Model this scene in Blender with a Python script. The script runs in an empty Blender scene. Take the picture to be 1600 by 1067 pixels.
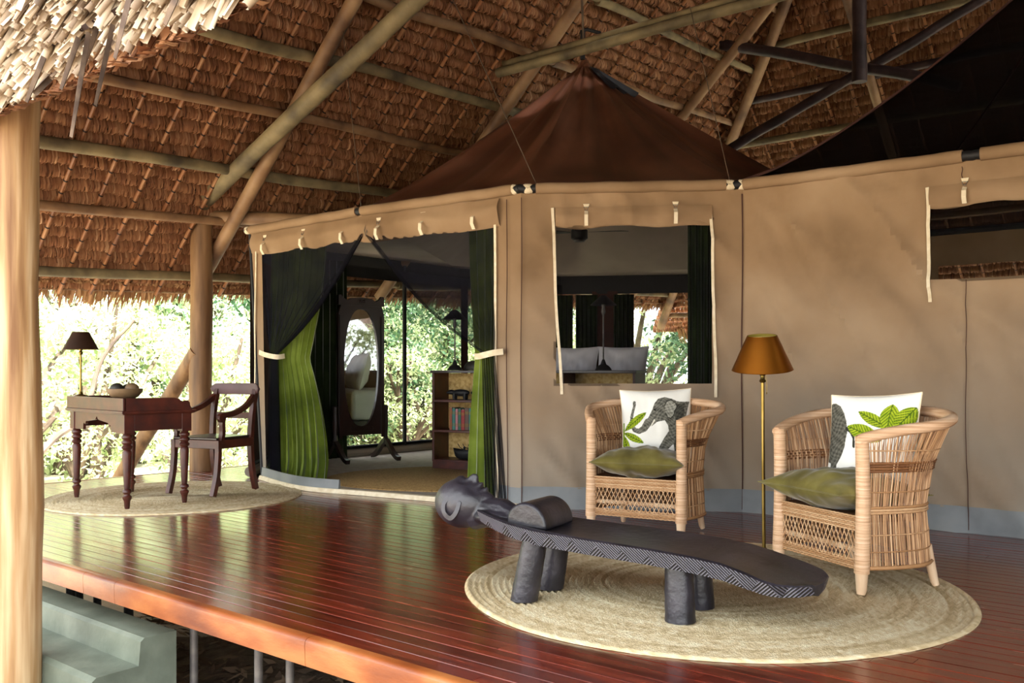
import bpy, bmesh, math, random
import numpy as np
from mathutils import Vector, Matrix, noise as mnoise

random.seed(7); RNG = np.random.default_rng(7)
scene = bpy.context.scene
COL = scene.collection

# ---------------------------------------------------------------- camera
F_PX = 1450.0; HOR = 580.0; EYE = 1.08
cam_d = bpy.data.cameras.new('camera'); cam = bpy.data.objects.new('camera', cam_d); COL.objects.link(cam)
cam.location = (0, 0, EYE); cam.rotation_euler = (math.pi/2, 0, 0)
cam_d.sensor_width = 36; cam_d.lens = 36*F_PX/1600; cam_d.shift_y = (HOR-533.5)/1600
cam_d.clip_start = .05; cam_d.clip_end = 300
scene.camera = cam

# ---------------------------------------------------------------- world, sun, exposure
world = bpy.data.worlds.new('sky'); scene.world = world; world.use_nodes = True
bg = world.node_tree.nodes['Background']; bg.inputs[0].default_value = (.93, .97, 1.0, 1); bg.inputs[1].default_value = 3.2
sun_d = bpy.data.lights.new('sun', 'SUN'); sun = bpy.data.objects.new('sun', sun_d); COL.objects.link(sun)
sun_d.energy = 24.0; sun_d.angle = math.radians(6); sun_d.color = (1, .95, .86)
sun.rotation_euler = Vector((-.766*.5, .643*.5, -.86)).to_track_quat('-Z', 'Y').to_euler()
vs = scene.view_settings
vs.view_transform = 'Standard'; vs.look = 'None'; vs.gamma = 1; vs.use_curve_mapping = False; vs.exposure = 0.7

# ---------------------------------------------------------------- coordinates
# world: X right, Y away from the camera, Z up, deck top at 0.  The building is turned 40 degrees:
# U runs along the deck's front edge, V runs into the building.
C40, S40 = math.cos(math.radians(40)), math.sin(math.radians(40))
def UV(U, V, z=0.0): return Vector((C40*U + S40*V, -S40*U + C40*V, z))
def toUV(p): return (C40*p[0] - S40*p[1], S40*p[0] + C40*p[1])

# ---------------------------------------------------------------- materials
def srgb(h):
    h = h.lstrip('#'); c = [int(h[i:i+2], 16)/255 for i in (0, 2, 4)]
    return tuple((x/12.92 if x <= .04045 else ((x+.055)/1.055)**2.4) for x in c) + (1,)
MATS = {}
def mat(name, cols, rough=.6, scale=6, stretch=(1, 1, 1), bump=0, bscale=40, metal=0, coords='Object', rnd=0, sheen=0,
        coat=0, spec=.5, rot=0, detail=5, attr=None, trans=0, rvar=0, bstretch=None, contrast=1.0):
    m = bpy.data.materials.new(name); m.use_nodes = True; nt = m.node_tree; N = nt.nodes; L = nt.links
    b = N['Principled BSDF']; b.inputs['Roughness'].default_value = rough; b.inputs['Metallic'].default_value = metal
    b.inputs['Specular IOR Level'].default_value = spec
    if sheen: b.inputs['Sheen Weight'].default_value = sheen; b.inputs['Sheen Roughness'].default_value = .35
    if coat: b.inputs['Coat Weight'].default_value = coat; b.inputs['Coat Roughness'].default_value = .12
    if coords == 'World':
        src = N.new('ShaderNodeNewGeometry').outputs['Position']
    else:
        src = N.new('ShaderNodeTexCoord').outputs['Object']
    mp = N.new('ShaderNodeMapping'); mp.vector_type = 'TEXTURE' if False else 'POINT'
    mp.inputs['Scale'].default_value = stretch
    if rot:
        mr = N.new('ShaderNodeMapping'); mr.inputs['Rotation'].default_value = (0, 0, rot); L.new(src, mr.inputs[0]); src = mr.outputs[0]
    if rnd:
        oi = N.new('ShaderNodeObjectInfo'); ad = N.new('ShaderNodeVectorMath'); ad.operation = 'ADD'
        mu = N.new('ShaderNodeMath'); mu.operation = 'MULTIPLY'; mu.inputs[1].default_value = 37.0
        L.new(oi.outputs['Random'], mu.inputs[0]); L.new(src, ad.inputs[0]); L.new(mu.outputs[0], ad.inputs[1]); src = ad.outputs[0]
    L.new(src, mp.inputs[0])
    nz = N.new('ShaderNodeTexNoise'); nz.inputs['Scale'].default_value = scale; nz.inputs['Detail'].default_value = detail
    L.new(mp.outputs[0], nz.inputs['Vector'])
    fac = nz.outputs['Fac']
    if attr:
        at = N.new('ShaderNodeAttribute'); at.attribute_name = attr
        mx = N.new('ShaderNodeMath'); mx.operation = 'MULTIPLY_ADD'; mx.inputs[1].default_value = .35
        L.new(fac, mx.inputs[0]); m2 = N.new('ShaderNodeMath'); m2.operation = 'MULTIPLY'; m2.inputs[1].default_value = .65
        L.new(at.outputs['Fac'], m2.inputs[0]); L.new(m2.outputs[0], mx.inputs[2]); fac = mx.outputs[0]
    cr = N.new('ShaderNodeValToRGB'); e = cr.color_ramp.elements
    lo, hi = .5-.2/contrast, .5+.2/contrast
    if attr: lo, hi = .15, .85
    cs = [srgb(c) for c in cols]
    e[0].position = lo; e[0].color = cs[0]; e[1].position = hi; e[1].color = cs[-1]
    for i, c in enumerate(cs[1:-1]):
        k = e.new(lo+(hi-lo)*(i+1)/(len(cs)-1)); k.color = c
    L.new(fac, cr.inputs[0]); col = cr.outputs[0]
    if rnd:
        hs = N.new('ShaderNodeHueSaturation'); mr2 = N.new('ShaderNodeMapRange')
        mr2.inputs['To Min'].default_value = 1-rnd; mr2.inputs['To Max'].default_value = 1+rnd
        L.new(oi.outputs['Random'], mr2.inputs[0]); L.new(mr2.outputs[0], hs.inputs['Value']); L.new(col, hs.inputs['Color']); col = hs.outputs[0]
    L.new(col, b.inputs['Base Color'])
    if rvar:
        mr3 = N.new('ShaderNodeMapRange'); mr3.inputs['From Min'].default_value = .3; mr3.inputs['From Max'].default_value = .7
        mr3.inputs['To Min'].default_value = rough-rvar; mr3.inputs['To Max'].default_value = rough+rvar
        L.new(nz.outputs['Fac'], mr3.inputs[0]); L.new(mr3.outputs[0], b.inputs['Roughness'])
    if bump:
        nb = N.new('ShaderNodeTexNoise'); nb.inputs['Scale'].default_value = bscale; nb.inputs['Detail'].default_value = 4
        if bstretch:
            mb2 = N.new('ShaderNodeMapping'); mb2.inputs['Scale'].default_value = bstretch; L.new(src, mb2.inputs[0]); L.new(mb2.outputs[0], nb.inputs['Vector'])
        else: L.new(mp.outputs[0], nb.inputs['Vector'])
        bp = N.new('ShaderNodeBump'); bp.inputs['Strength'].default_value = bump; bp.inputs['Distance'].default_value = .01
        L.new(nb.outputs['Fac'], bp.inputs['Height']); L.new(bp.outputs[0], b.inputs['Normal'])
    if trans:
        tr = N.new('ShaderNodeBsdfTranslucent'); L.new(col, tr.inputs[0]); ms = N.new('ShaderNodeMixShader'); ms.inputs[0].default_value = trans
        out = N['Material Output']; L.new(b.outputs[0], ms.inputs[1]); L.new(tr.outputs[0], ms.inputs[2]); L.new(ms.outputs[0], out.inputs[0])
    MATS[name] = m; return m
def net_mat(name, col, alpha):
    m = bpy.data.materials.new(name); m.use_nodes = True; nt = m.node_tree; N = nt.nodes; L = nt.links; N.remove(N['Principled BSDF'])
    d = N.new('ShaderNodeBsdfDiffuse'); d.inputs[0].default_value = srgb(col); t = N.new('ShaderNodeBsdfTransparent'); ms = N.new('ShaderNodeMixShader')
    ms.inputs[0].default_value = alpha; L.new(t.outputs[0], ms.inputs[1]); L.new(d.outputs[0], ms.inputs[2]); L.new(ms.outputs[0], N['Material Output'].inputs[0])
    MATS[name] = m
def attr_mat(name, rough=.8, attr='Col', bump=.15, bscale=300):
    m = bpy.data.materials.new(name); m.use_nodes = True; nt = m.node_tree; N = nt.nodes; L = nt.links; b = N['Principled BSDF']
    b.inputs['Roughness'].default_value = rough; b.inputs['Specular IOR Level'].default_value = .2
    a = N.new('ShaderNodeAttribute'); a.attribute_name = attr; L.new(a.outputs['Color'], b.inputs['Base Color'])
    nb = N.new('ShaderNodeTexNoise'); nb.inputs['Scale'].default_value = bscale; bp = N.new('ShaderNodeBump'); bp.inputs['Strength'].default_value = bump
    bp.inputs['Distance'].default_value = .003; L.new(nb.outputs['Fac'], bp.inputs['Height']); L.new(bp.outputs[0], b.inputs['Normal']); MATS[name] = m

R40 = math.radians(40)
mat('plank', ['#48180f', '#602012', '#782c18'], rough=.22, scale=1.0, stretch=(2.2, 38, 1), coords='World', rot=R40, rnd=.22, bump=.05, bscale=1, bstretch=(3, 40, 1), coat=.3, rvar=.06)
mat('subfloor', ['#c8a890', '#dcc2ac'], rough=.8, scale=9)
mat('fascia', ['#64290f', '#8d4a20', '#ab6c3a'], rough=.38, scale=2.2, stretch=(1, 1, 3), bump=.08, coords='World', coat=.15)
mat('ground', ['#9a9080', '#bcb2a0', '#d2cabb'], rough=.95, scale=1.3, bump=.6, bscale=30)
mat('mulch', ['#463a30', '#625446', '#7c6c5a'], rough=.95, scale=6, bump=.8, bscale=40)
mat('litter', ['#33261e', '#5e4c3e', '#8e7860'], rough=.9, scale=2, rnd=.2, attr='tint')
mat('concrete_green', ['#525a4e', '#636b5e', '#777e70'], rough=.6, scale=4, bump=.25, bscale=25)
mat('thatch', ['#4e2e1c', '#8a5838', '#b07c54', '#d0a67e'], rough=.75, scale=3, attr='tint')
mat('thatch_shell', ['#1d0f09', '#341b10'], rough=.95, scale=20)  # near black: shade in the gaps between thatch courses put into the colour
mat('fringe', ['#7a5434', '#a67a50', '#c89e70'], rough=.75, scale=3, attr='tint', trans=.08)
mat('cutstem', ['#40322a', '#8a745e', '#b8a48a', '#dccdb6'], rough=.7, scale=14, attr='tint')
mat('batten', ['#6a4026', '#94603a', '#ac7c52'], rough=.5, scale=5, rnd=.2)
mat('lash', ['#1b0f09', '#2c1a10'], rough=.8)
mat('pole_warm', ['#5f4430', '#8c6a4a', '#ab8a64'], rough=.6, scale=2.5, stretch=(1, 1, 1), bump=.3, bscale=14, rnd=.15, coords='World')
mat('pole_grey', ['#4e4433', '#7a6c4d', '#9c8a63'], rough=.7, scale=3, bump=.4, bscale=16, rnd=.15, coords='World')
mat('pole_dark', ['#211615', '#35272a', '#4c3a38'], rough=.6, scale=4, bump=.3, bscale=18, coords='World')
mat('post_pale', ['#7d5632', '#a98459', '#c9ad86'], rough=.6, contrast=1.3, scale=1.6, stretch=(9, 9, .5), bump=.35, bscale=2, bstretch=(14, 14, .8))
mat('post_tan', ['#54391f', '#7e5c3a', '#9c7850'], rough=.6, scale=1.4, stretch=(6, 6, .7), bump=.35, bscale=2, bstretch=(14, 14, .8))
mat('canvas', ['#82684c', '#967a5c', '#a58a6c'], rough=.85, scale=1.6, bump=.12, bscale=260, coords='World', spec=.2, trans=.06)
def grey_low(m, col, z0, z1, amt):
    nt = m.node_tree; N = nt.nodes; L = nt.links; b = N['Principled BSDF']; src = b.inputs['Base Color'].links[0].from_socket
    g = N.new('ShaderNodeNewGeometry'); s = N.new('ShaderNodeSeparateXYZ'); L.new(g.outputs['Position'], s.inputs[0]); nz = N.new('ShaderNodeTexNoise'); nz.inputs['Scale'].default_value = 1.4; nz.inputs['Detail'].default_value = 6; L.new(g.outputs['Position'], nz.inputs['Vector'])
    mr = N.new('ShaderNodeMapRange'); mr.inputs['From Min'].default_value = z1; mr.inputs['From Max'].default_value = z0; mr.inputs['To Max'].default_value = amt; L.new(s.outputs['Z'], mr.inputs[0])
    k = N.new('ShaderNodeMath'); k.operation = 'MULTIPLY'; L.new(mr.outputs[0], k.inputs[0]); L.new(nz.outputs['Fac'], k.inputs[1]); mx = N.new('ShaderNodeMix'); mx.data_type = 'RGBA'; L.new(k.outputs[0], mx.inputs[0]); L.new(src, mx.inputs[6]); mx.inputs[7].default_value = srgb(col); L.new(mx.outputs[2], b.inputs['Base Color'])
grey_low(MATS['canvas'], '#988e80', .1, 1.9, 1.5)  # canvas turns greyer towards the bottom, broken up by noise
mat('canvas_edge', ['#d8c6a4', '#ecdfc4'], rough=.8, scale=20, spec=.2)
mat('mudband', ['#6e7173', '#7f8283', '#8b8c89'], rough=.6, scale=3, coords='World', bump=.1, bscale=15)
mat('tentroof', ['#563426', '#6b4230', '#7c5240'], rough=.42, scale=1.2, bump=.1, bscale=250, coords='World', spec=.35)
def gores(m, k, amt):     # lighter and darker streaks running from peak to eave
    nt = m.node_tree; N = nt.nodes; L = nt.links; b = N['Principled BSDF']; src = b.inputs['Base Color'].links[0].from_socket
    t = N.new('ShaderNodeTexCoord'); s = N.new('ShaderNodeSeparateXYZ'); L.new(t.outputs['Object'], s.inputs[0]); at = N.new('ShaderNodeMath'); at.operation = 'ARCTAN2'; L.new(s.outputs['Y'], at.inputs[0]); L.new(s.outputs['X'], at.inputs[1])
    cx = N.new('ShaderNodeCombineXYZ'); L.new(at.outputs[0], cx.inputs[0]); mz = N.new('ShaderNodeMath'); mz.operation = 'MULTIPLY'; mz.inputs[1].default_value = .12; L.new(s.outputs['Z'], mz.inputs[0]); L.new(mz.outputs[0], cx.inputs[1])
    nz = N.new('ShaderNodeTexNoise'); nz.inputs['Scale'].default_value = k; nz.inputs['Detail'].default_value = 3; L.new(cx.outputs[0], nz.inputs['Vector']); mr = N.new('ShaderNodeMapRange'); mr.inputs['From Min'].default_value = .35; mr.inputs['From Max'].default_value = .65; mr.inputs['To Min'].default_value = 1-amt; mr.inputs['To Max'].default_value = 1+amt; L.new(nz.outputs['Fac'], mr.inputs[0])
    hs = N.new('ShaderNodeHueSaturation'); L.new(mr.outputs[0], hs.inputs['Value']); L.new(src, hs.inputs['Color']); L.new(hs.outputs[0], b.inputs['Base Color'])
gores(MATS['tentroof'], 7, .38)
mat('peakcap', ['#23242a', '#2c2d33'], rough=.8)
mat('liner', ['#a4958a', '#b5a69a'], rough=.9, scale=2, coords='World')
mat('black', ['#0d0d10', '#17171b'], rough=.6)
mat('rope', ['#4a3c30', '#6e5c4a'], rough=.9)
net_mat('net', '#1c1c22', .70); net_mat('windowmesh', '#100f12', .40); net_mat('rearmesh', '#16161a', .42); net_mat('roofmesh', '#0d0c0e', .80)
mat('velvet_green', ['#46561a', '#627222', '#80903c'], rough=.7, scale=3, sheen=.6, spec=.15, coords='World')
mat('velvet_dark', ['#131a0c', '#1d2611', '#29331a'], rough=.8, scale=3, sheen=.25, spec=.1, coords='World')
mat('velvet_olive', ['#4f4720', '#6b6230', '#857c46'], rough=.6, scale=5, sheen=.25, spec=.2)
mat('carpet', ['#9c9185', '#b0a598'], rough=.95, scale=12, bump=.5, bscale=200)
mat('jute_dark', ['#7d6138', '#a68450', '#bf9c62'], rough=.95, scale=60, bump=.6, bscale=150)
mat('jute', ['#ae9568', '#d6c096', '#ece0be'], rough=.9, scale=9, attr='tint', bump=.4, bscale=160)
mat('mahogany', ['#33130e', '#45190f', '#552214'], rough=.42, scale=3, stretch=(3, 3, 3), coat=.08, coords='Object', bump=.05)
mat('darkwood', ['#170b0a', '#24110f', '#331a16'], rough=.4, scale=3, coat=.2)
mat('crest_sheen', ['#4a3134', '#6a4a4a'], rough=.45, scale=4)  # crest rail wood with its greyish pink reflection put into the colour
mat('mirror', ['#e8ecec', '#f0f4f4'], rough=.02, metal=1)
mat('brass', ['#5e4a22', '#86703a', '#a08a52'], rough=.34, metal=1, scale=3)
mat('shade_bronze', ['#6f3d0c', '#8f5414', '#a5671e'], rough=.36, metal=.9, scale=2)
mat('shade_dark', ['#2c1a0e', '#40281a'], rough=.5, metal=.4)
mat('shade_in', ['#8a7a2a', '#a59440'], rough=.6)
mat('ebony', ['#17151a', '#26232a', '#37333b'], rough=.38, scale=7, bump=.35, bscale=28, spec=.6)
mat('rattan', ['#7c5636', '#b18458', '#d6b188'], rough=.6, scale=18, attr='tint')
mat('rattan_wrap', ['#a87c56', '#cfa782', '#e3c4a4'], rough=.55, scale=1.0, stretch=(3, 3, 90), bump=.5, bscale=1.2, bstretch=(2, 2, 160))
mat('rattan_brown', ['#5c3820', '#85562f'], rough=.6, scale=18, attr='tint')
mat('legwood', ['#b58f6c', '#d2b18f', '#dfc7a8'], rough=.6, scale=3, stretch=(4, 4, .8))
mat('cane_panel', ['#a5844a', '#c4a466', '#d4b87e'], rough=.8, scale=30, bump=.6, bscale=90)
mat('bedlinen', ['#d0cfd6', '#e4e2e8'], rough=.9, scale=3)
mat('brownpanel', ['#3b1f18', '#4c2a20'], rough=.85)
mat('bowlclay', ['#5b4630', '#7b6244'], rough=.6, scale=8)
mat('ballstone', ['#1d1b18', '#33302a'], rough=.5, scale=6)
mat('bark', ['#3a3028', '#5c4e42', '#7d6e5e'], rough=.9, scale=4, bump=.6, bscale=12)
mat('leaf', ['#7f9560', '#aaba88', '#ccd6ae', '#eaedd8'], rough=.5, scale=.5, attr='tint', trans=.45, rnd=.18)
mat('leaf_deep', ['#2f5236', '#4f7353', '#7d9f76', '#aac39a'], rough=.5, scale=.5, attr='tint', trans=.4, rnd=.15)
mat('pipe', ['#3c3a3c', '#605c5a', '#7d7770'], rough=.5, scale=9, metal=.3)
attr_mat('print')
for nm, c in dict(book_rust='#8a4a30', book_teal='#2c6f68', book_pink='#a8707a', book_red='#8a1c24', book_blue='#223a78', book_black='#121318', book_green='#1f5a4a', book_brown='#5a4038').items():
    mat(nm, [c, c], rough=.5)
mat('page', ['#d8cdb4', '#e4dac4'], rough=.9)

# ---------------------------------------------------------------- mesh building
XF = {}
class MB:
    def __init__(s): s.v = []; s.f = []; s.m = []; s.tint = []
    def add(s, vs, fs, m=0, t=.5):
        o = len(s.v); s.v += [tuple(p) for p in vs]; s.f += [tuple(i+o for i in f) for f in fs]; s.m += [m]*len(fs); s.tint += [t]*len(vs); return s
    def box(s, c, d, R=None, m=0, t=.5):
        c = Vector(c); x, y, z = d[0]/2, d[1]/2, d[2]/2
        P = [Vector(p) for p in ((-x,-y,-z),(x,-y,-z),(x,y,-z),(-x,y,-z),(-x,-y,z),(x,-y,z),(x,y,z),(-x,y,z))]
        if R is not None: P = [R @ p for p in P]
        return s.add([c+p for p in P], [(0,3,2,1),(4,5,6,7),(0,1,5,4),(1,2,6,5),(2,3,7,6),(3,0,4,7)], m, t)
    def sweep(s, pts, sec, scl=1, up=None, m=0, caps=True, closed=False, t=.5):
        pts = [Vector(p) for p in pts]; n = len(pts); k = len(sec)
        if not hasattr(scl, '__len__'): scl = [scl]*n
        T = []
        for i in range(n):
            a = pts[(i-1) % n] if (closed or i > 0) else pts[i]; b = pts[(i+1) % n] if (closed or i < n-1) else pts[i]
            d = (b-a); T.append(d.normalized() if d.length > 1e-9 else Vector((0, 0, 1)))
        if up is not None:
            X = []
            for i in range(n):
                x = Vector(up).cross(T[i]);  X.append(x.normalized() if x.length > 1e-6 else (X[-1] if X else Vector((1,0,0))))
        else:
            a = Vector((0,0,1)) if abs(T[0].z) < .9 else Vector((1,0,0))
            x = a.cross(T[0]).normalized(); X = [x]
            for i in range(1, n):
                x = X[-1]-T[i]*X[-1].dot(T[i]); X.append(x.normalized())
        V = []
        for i in range(n):
            y = T[i].cross(X[i])
            for (p, q) in sec: V.append(pts[i]+X[i]*p*scl[i]+y*q*scl[i])
        Fc = []
        for i in range(n if closed else n-1):
            j = (i+1) % n
            for q in range(k): Fc.append((i*k+q, i*k+(q+1) % k, j*k+(q+1) % k, j*k+q))
        if caps and not closed: Fc.append(tuple(range(k-1, -1, -1))); Fc.append(tuple((n-1)*k+q for q in range(k)))
        return s.add(V, Fc, m, t)
    def tube(s, pts, r, n=8, **kw):
        sec = [(math.cos(2*math.pi*i/n), math.sin(2*math.pi*i/n)) for i in range(n)]
        return s.sweep(pts, sec, r if hasattr(r, '__len__') else [r]*len(pts), **kw)
    def lathe(s, prof, n=24, c=(0,0,0), M=None, m=0, t=.5, a0=0, cap=True):
        c = Vector(c); V = []; Fc = []
        for r, z in prof:
            for i in range(n):
                a = a0+2*math.pi*i/n; p = Vector((r*math.cos(a), r*math.sin(a), z)); V.append(c+(M @ p if M is not None else p))
        for j in range(len(prof)-1):
            for i in range(n): Fc.append((j*n+i, j*n+(i+1) % n, (j+1)*n+(i+1) % n, (j+1)*n+i))
        if cap:
            if prof[0][0] > 1e-5: Fc.append(tuple(range(n-1, -1, -1)))
            if prof[-1][0] > 1e-5: Fc.append(tuple((len(prof)-1)*n+i for i in range(n)))
        return s.add(V, Fc, m, t)
    def grid(s, fn, nu, nv, m=0, wrap=False, t=.5):
        V = [fn(i/nu, j/nv) for j in range(nv+1) for i in range(nu+(0 if wrap else 1))]; w = nu if wrap else nu+1; Fc = []
        for j in range(nv):
            for i in range(nu): Fc.append((j*w+i, j*w+(i+1) % w, (j+1)*w+(i+1) % w, (j+1)*w+i))
        return s.add(V, Fc, m, t)
    def prism(s, poly, o, ex, ey, ez, h, m=0, t=.5):     # 2D outline in ex/ey, extruded h along ez
        o, ex, ey, ez = Vector(o), Vector(ex), Vector(ey), Vector(ez); n = len(poly)
        V = [o+ex*p+ey*q for p, q in poly]+[o+ex*p+ey*q+ez*h for p, q in poly]
        Fc = [tuple(range(n-1, -1, -1)), tuple(range(n, 2*n))]+[(i, (i+1) % n, n+(i+1) % n, n+i) for i in range(n)]
        return s.add(V, Fc, m, t)
    def ell(s, c, r, R=None, nu=20, nv=12, m=0, t=.5):
        c = Vector(c)
        def fn(a, b):
            th = 2*math.pi*a; ph = math.pi*(b-.5)*.9999
            p = Vector((r[0]*math.cos(ph)*math.cos(th), r[1]*math.cos(ph)*math.sin(th), r[2]*math.sin(ph)))
            return c+(R @ p if R is not None else p)
        return s.grid(fn, nu, nv, m, wrap=True, t=t)
    def build(s, name, mats, parent=None, smooth=True, bev=0, solid=0, sub=0, world=False, ang=35, tint=False, fix=True):
        me = bpy.data.meshes.new(name); V = s.v
        if world and parent is not None:
            inv = XF[parent.name].inverted(); V = [tuple(inv @ Vector(p)) for p in V]
        me.from_pydata(V, [], s.f)
        if not isinstance(mats, (list, tuple)): mats = [mats]
        for mm in mats: me.materials.append(MATS[mm])
        me.polygons.foreach_set('material_index', s.m)
        if tint or any(abs(x-.5) > 1e-6 for x in s.tint):
            a = me.attributes.new('tint', 'FLOAT', 'POINT'); a.data.foreach_set('value', s.tint)
        if fix:
            b = bmesh.new(); b.from_mesh(me); bmesh.ops.recalc_face_normals(b, faces=b.faces); b.to_mesh(me); b.free()
        if smooth:
            me.polygons.foreach_set('use_smooth', [True]*len(me.polygons))
            try: me.set_sharp_from_angle(angle=math.radians(ang))
            except Exception: pass
        o = bpy.data.objects.new(name, me); COL.objects.link(o)
        if parent is not None: o.parent = parent
        if bev: md = o.modifiers.new('bevel', 'BEVEL'); md.width = bev; md.segments = 2; md.limit_method = 'ANGLE'
        if solid: md = o.modifiers.new('solid', 'SOLIDIFY'); md.thickness = solid; md.offset = 0
        if sub: md = o.modifiers.new('sub', 'SUBSURF'); md.levels = sub; md.render_levels = sub
        return o
def tag(o, label=None, cat=None, group=None, kind=None):
    if label: o['label'] = label
    if cat: o['category'] = cat
    if group: o['group'] = group
    if kind: o['kind'] = kind
    return o
def thing(name, label, cat, loc=(0,0,0), rz=0, group=None, kind=None):
    o = bpy.data.objects.new(name, None); COL.objects.link(o); o.location = loc; o.rotation_euler = (0, 0, rz); o.empty_display_size = .1
    XF[o.name] = Matrix.Translation(Vector(loc)) @ Matrix.Rotation(rz, 4, 'Z'); return tag(o, label, cat, group, kind)
def np_obj(name, V, Fq, mname, parent=None, tint=None, smooth=False, world_inv=None):
    me = bpy.data.meshes.new(name); V = np.asarray(V, dtype=np.float32); Fq = np.asarray(Fq, dtype=np.int32); k = Fq.shape[1]
    me.vertices.add(len(V)); me.vertices.foreach_set('co', V.ravel()); me.loops.add(Fq.size); me.loops.foreach_set('vertex_index', Fq.ravel())
    me.polygons.add(len(Fq)); me.polygons.foreach_set('loop_start', np.arange(0, Fq.size, k, dtype=np.int32)); me.polygons.foreach_set('loop_total', np.full(len(Fq), k, dtype=np.int32))
    if smooth: me.polygons.foreach_set('use_smooth', np.ones(len(Fq), dtype=bool))
    if tint is not None: a = me.attributes.new('tint', 'FLOAT', 'POINT'); a.data.foreach_set('value', np.asarray(tint, dtype=np.float32))
    me.materials.append(MATS[mname]); me.update(calc_edges=True); me.validate()
    o = bpy.data.objects.new(name, me); COL.objects.link(o)
    if parent is not None: o.parent = parent
    return o
def copy_part(o, parent, loc=None, rot=None, scale=None):
    c = o.copy(); COL.objects.link(c); c.parent = parent
    if loc is not None: c.location = loc
    if rot is not None: c.rotation_euler = rot
    if scale is not None: c.scale = scale
    return c
def cat_rom(P, n=8, closed=False):
    P = [Vector(p) for p in P]; out = []; N = len(P)
    rng = range(N if closed else N-1)
    for i in rng:
        a, b, c, d = (P[(i-1) % N], P[i], P[(i+1) % N], P[(i+2) % N]) if closed else (P[max(i-1,0)], P[i], P[i+1], P[min(i+2,N-1)])
        for k in range(n):
            t = k/n; out.append(.5*((2*b)+(c-a)*t+(2*a-5*b+4*c-d)*t*t+(3*b-a-3*c+d)*t**3))
    if not closed: out.append(P[-1])
    return out
def interp(x, xs, ys): return float(np.interp(x, xs, ys))
def pole_pts(p, q, n=10, w=.02, seed=0):
    p, q = Vector(p), Vector(q); out = []
    for i in range(n+1):
        t = i/n; b = p.lerp(q, t); e = mnoise.noise_vector(Vector((seed*7.3, t*3.1, seed*1.7)))*w*math.sin(math.pi*min(max(t,.0),1))**.5
        out.append(b+e)
    return out
# ================================================================ SETTING: ground, deck, roof
g = MB(); g.box((0, 10, -.85), (120, 120, .2)); o = g.build('ground', 'ground', smooth=False); tag(o, 'pale sandy earth around and beneath the raised deck', 'ground', kind='structure')

mu = MB(); n_ = 60  # dark bed, also spread out of view in front to cut bounced light
ring_ = [UV(1+8.5*math.cos(t)*(1+.06*math.sin(5*t)), -.6+6.4*math.sin(t)*(1+.08*math.sin(3*t+1)), -.744) for t in [2*math.pi*i/n_ for i in range(n_)]]
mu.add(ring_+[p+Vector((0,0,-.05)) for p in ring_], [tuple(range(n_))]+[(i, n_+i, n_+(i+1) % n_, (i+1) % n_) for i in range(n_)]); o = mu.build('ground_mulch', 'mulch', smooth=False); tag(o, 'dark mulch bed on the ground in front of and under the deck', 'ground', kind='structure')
DV0, DU0 = 2.34, -9.15
fl = MB()
for (a, b, c, d) in ((DU0, 5.0, DV0+.05, 14.0),):
    fl.add([UV(a, c, -.0045), UV(b, c, -.0045), UV(b, d, -.0045), UV(a, d, -.0045), UV(a, c, -.12), UV(b, c, -.12), UV(b, d, -.12), UV(a, d, -.12)],
           [(0,1,2,3),(7,6,5,4),(0,4,5,1),(1,5,6,2),(2,6,7,3),(3,7,4,0)])
floor = fl.build('floor', 'subfloor', smooth=False); tag(floor, 'polished red brown timber deck with pale joints', 'floor', kind='structure')
# planks: one chamfered unit plank shared by all, scaled in length
PW = .0852
pm = MB(); h = .004; w2 = (PW-.0034)/2; ch = .002
sec = [(-w2, -h), (w2, -h), (w2, -ch), (w2-ch, 0), (-w2+ch, 0), (-w2, -ch)]
pm.add([(x, y, z) for x in (0, 1) for y, z in sec], [(5,4,3,2,1,0), (6,7,8,9,10,11)]+[(i, (i+1) % 6, 6+(i+1) % 6, 6+i) for i in range(6)])
proto = None
row = 0; V = DV0+.045
while V < 7.4:
    U = DU0; 
    while U < 5.0:
        ln = random.uniform(2.4, 4.4)
        if U == DU0: ln = random.uniform(.8, 4.0)
        e = min(U+ln, 5.0)
        if 5.0-e < .7: e = 5.0
        if proto is None: proto = pm.build('plank', 'plank', floor, smooth=False); p = proto
        else: p = copy_part(proto, floor)
        p.location = UV(U, V+PW/2, random.uniform(-.0006, .0006)); p.rotation_euler = (0, 0, -R40); p.scale = (e-U-.002, 1, 1)
        U = e
    V += PW
# rear of the deck under the tent (never shows): plain sheet
m_ = MB(); m_.add([UV(DU0, V, -.002), UV(5, V, -.002), UV(5, 14, -.002), UV(DU0, 14, -.002)], [(0,1,2,3)]); o = m_.build('plank', 'plank', floor, smooth=False)
# fascia boards with rounded nose
fas = thing('trim_1', 'orange brown fascia edge of the timber deck with rounded nosing', 'trim', tuple(UV(-4, DV0, -.11)), -R40, kind='structure')
prev = DU0
for u in (-7.3, -4.96, -4.62, -3.05, -1.2, .6, 2.8, 5.0):
    mb = MB(); prof = [(.05, -.112), (-.004, -.112), (-.008, -.03), (-.006, -.012), (.002, -.003), (.014, .002), (.046, .002), (.05, -.02)]
    mb.add([UV(U_, DV0+a, z) for U_ in (prev+.0015, u-.0015) for a, z in prof], [tuple(range(7,-1,-1)), tuple(range(8,16))]+[(i, (i+1) % 8, 8+(i+1) % 8, 8+i) for i in range(8)])
    mb.build('fascia_board', 'fascia', fas, world=True); prev = u
# left end rim of the deck
mb = MB(); mb.box((0,0,-.055), (.04, 9.5, .115)); o = mb.build('trim_2', 'fascia', smooth=False); o.location = UV(DU0-.02, DV0+4.75); o.rotation_euler = (0,0,-R40); tag(o, 'timber rim along the far left end of the deck', 'trim', kind='structure')

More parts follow.
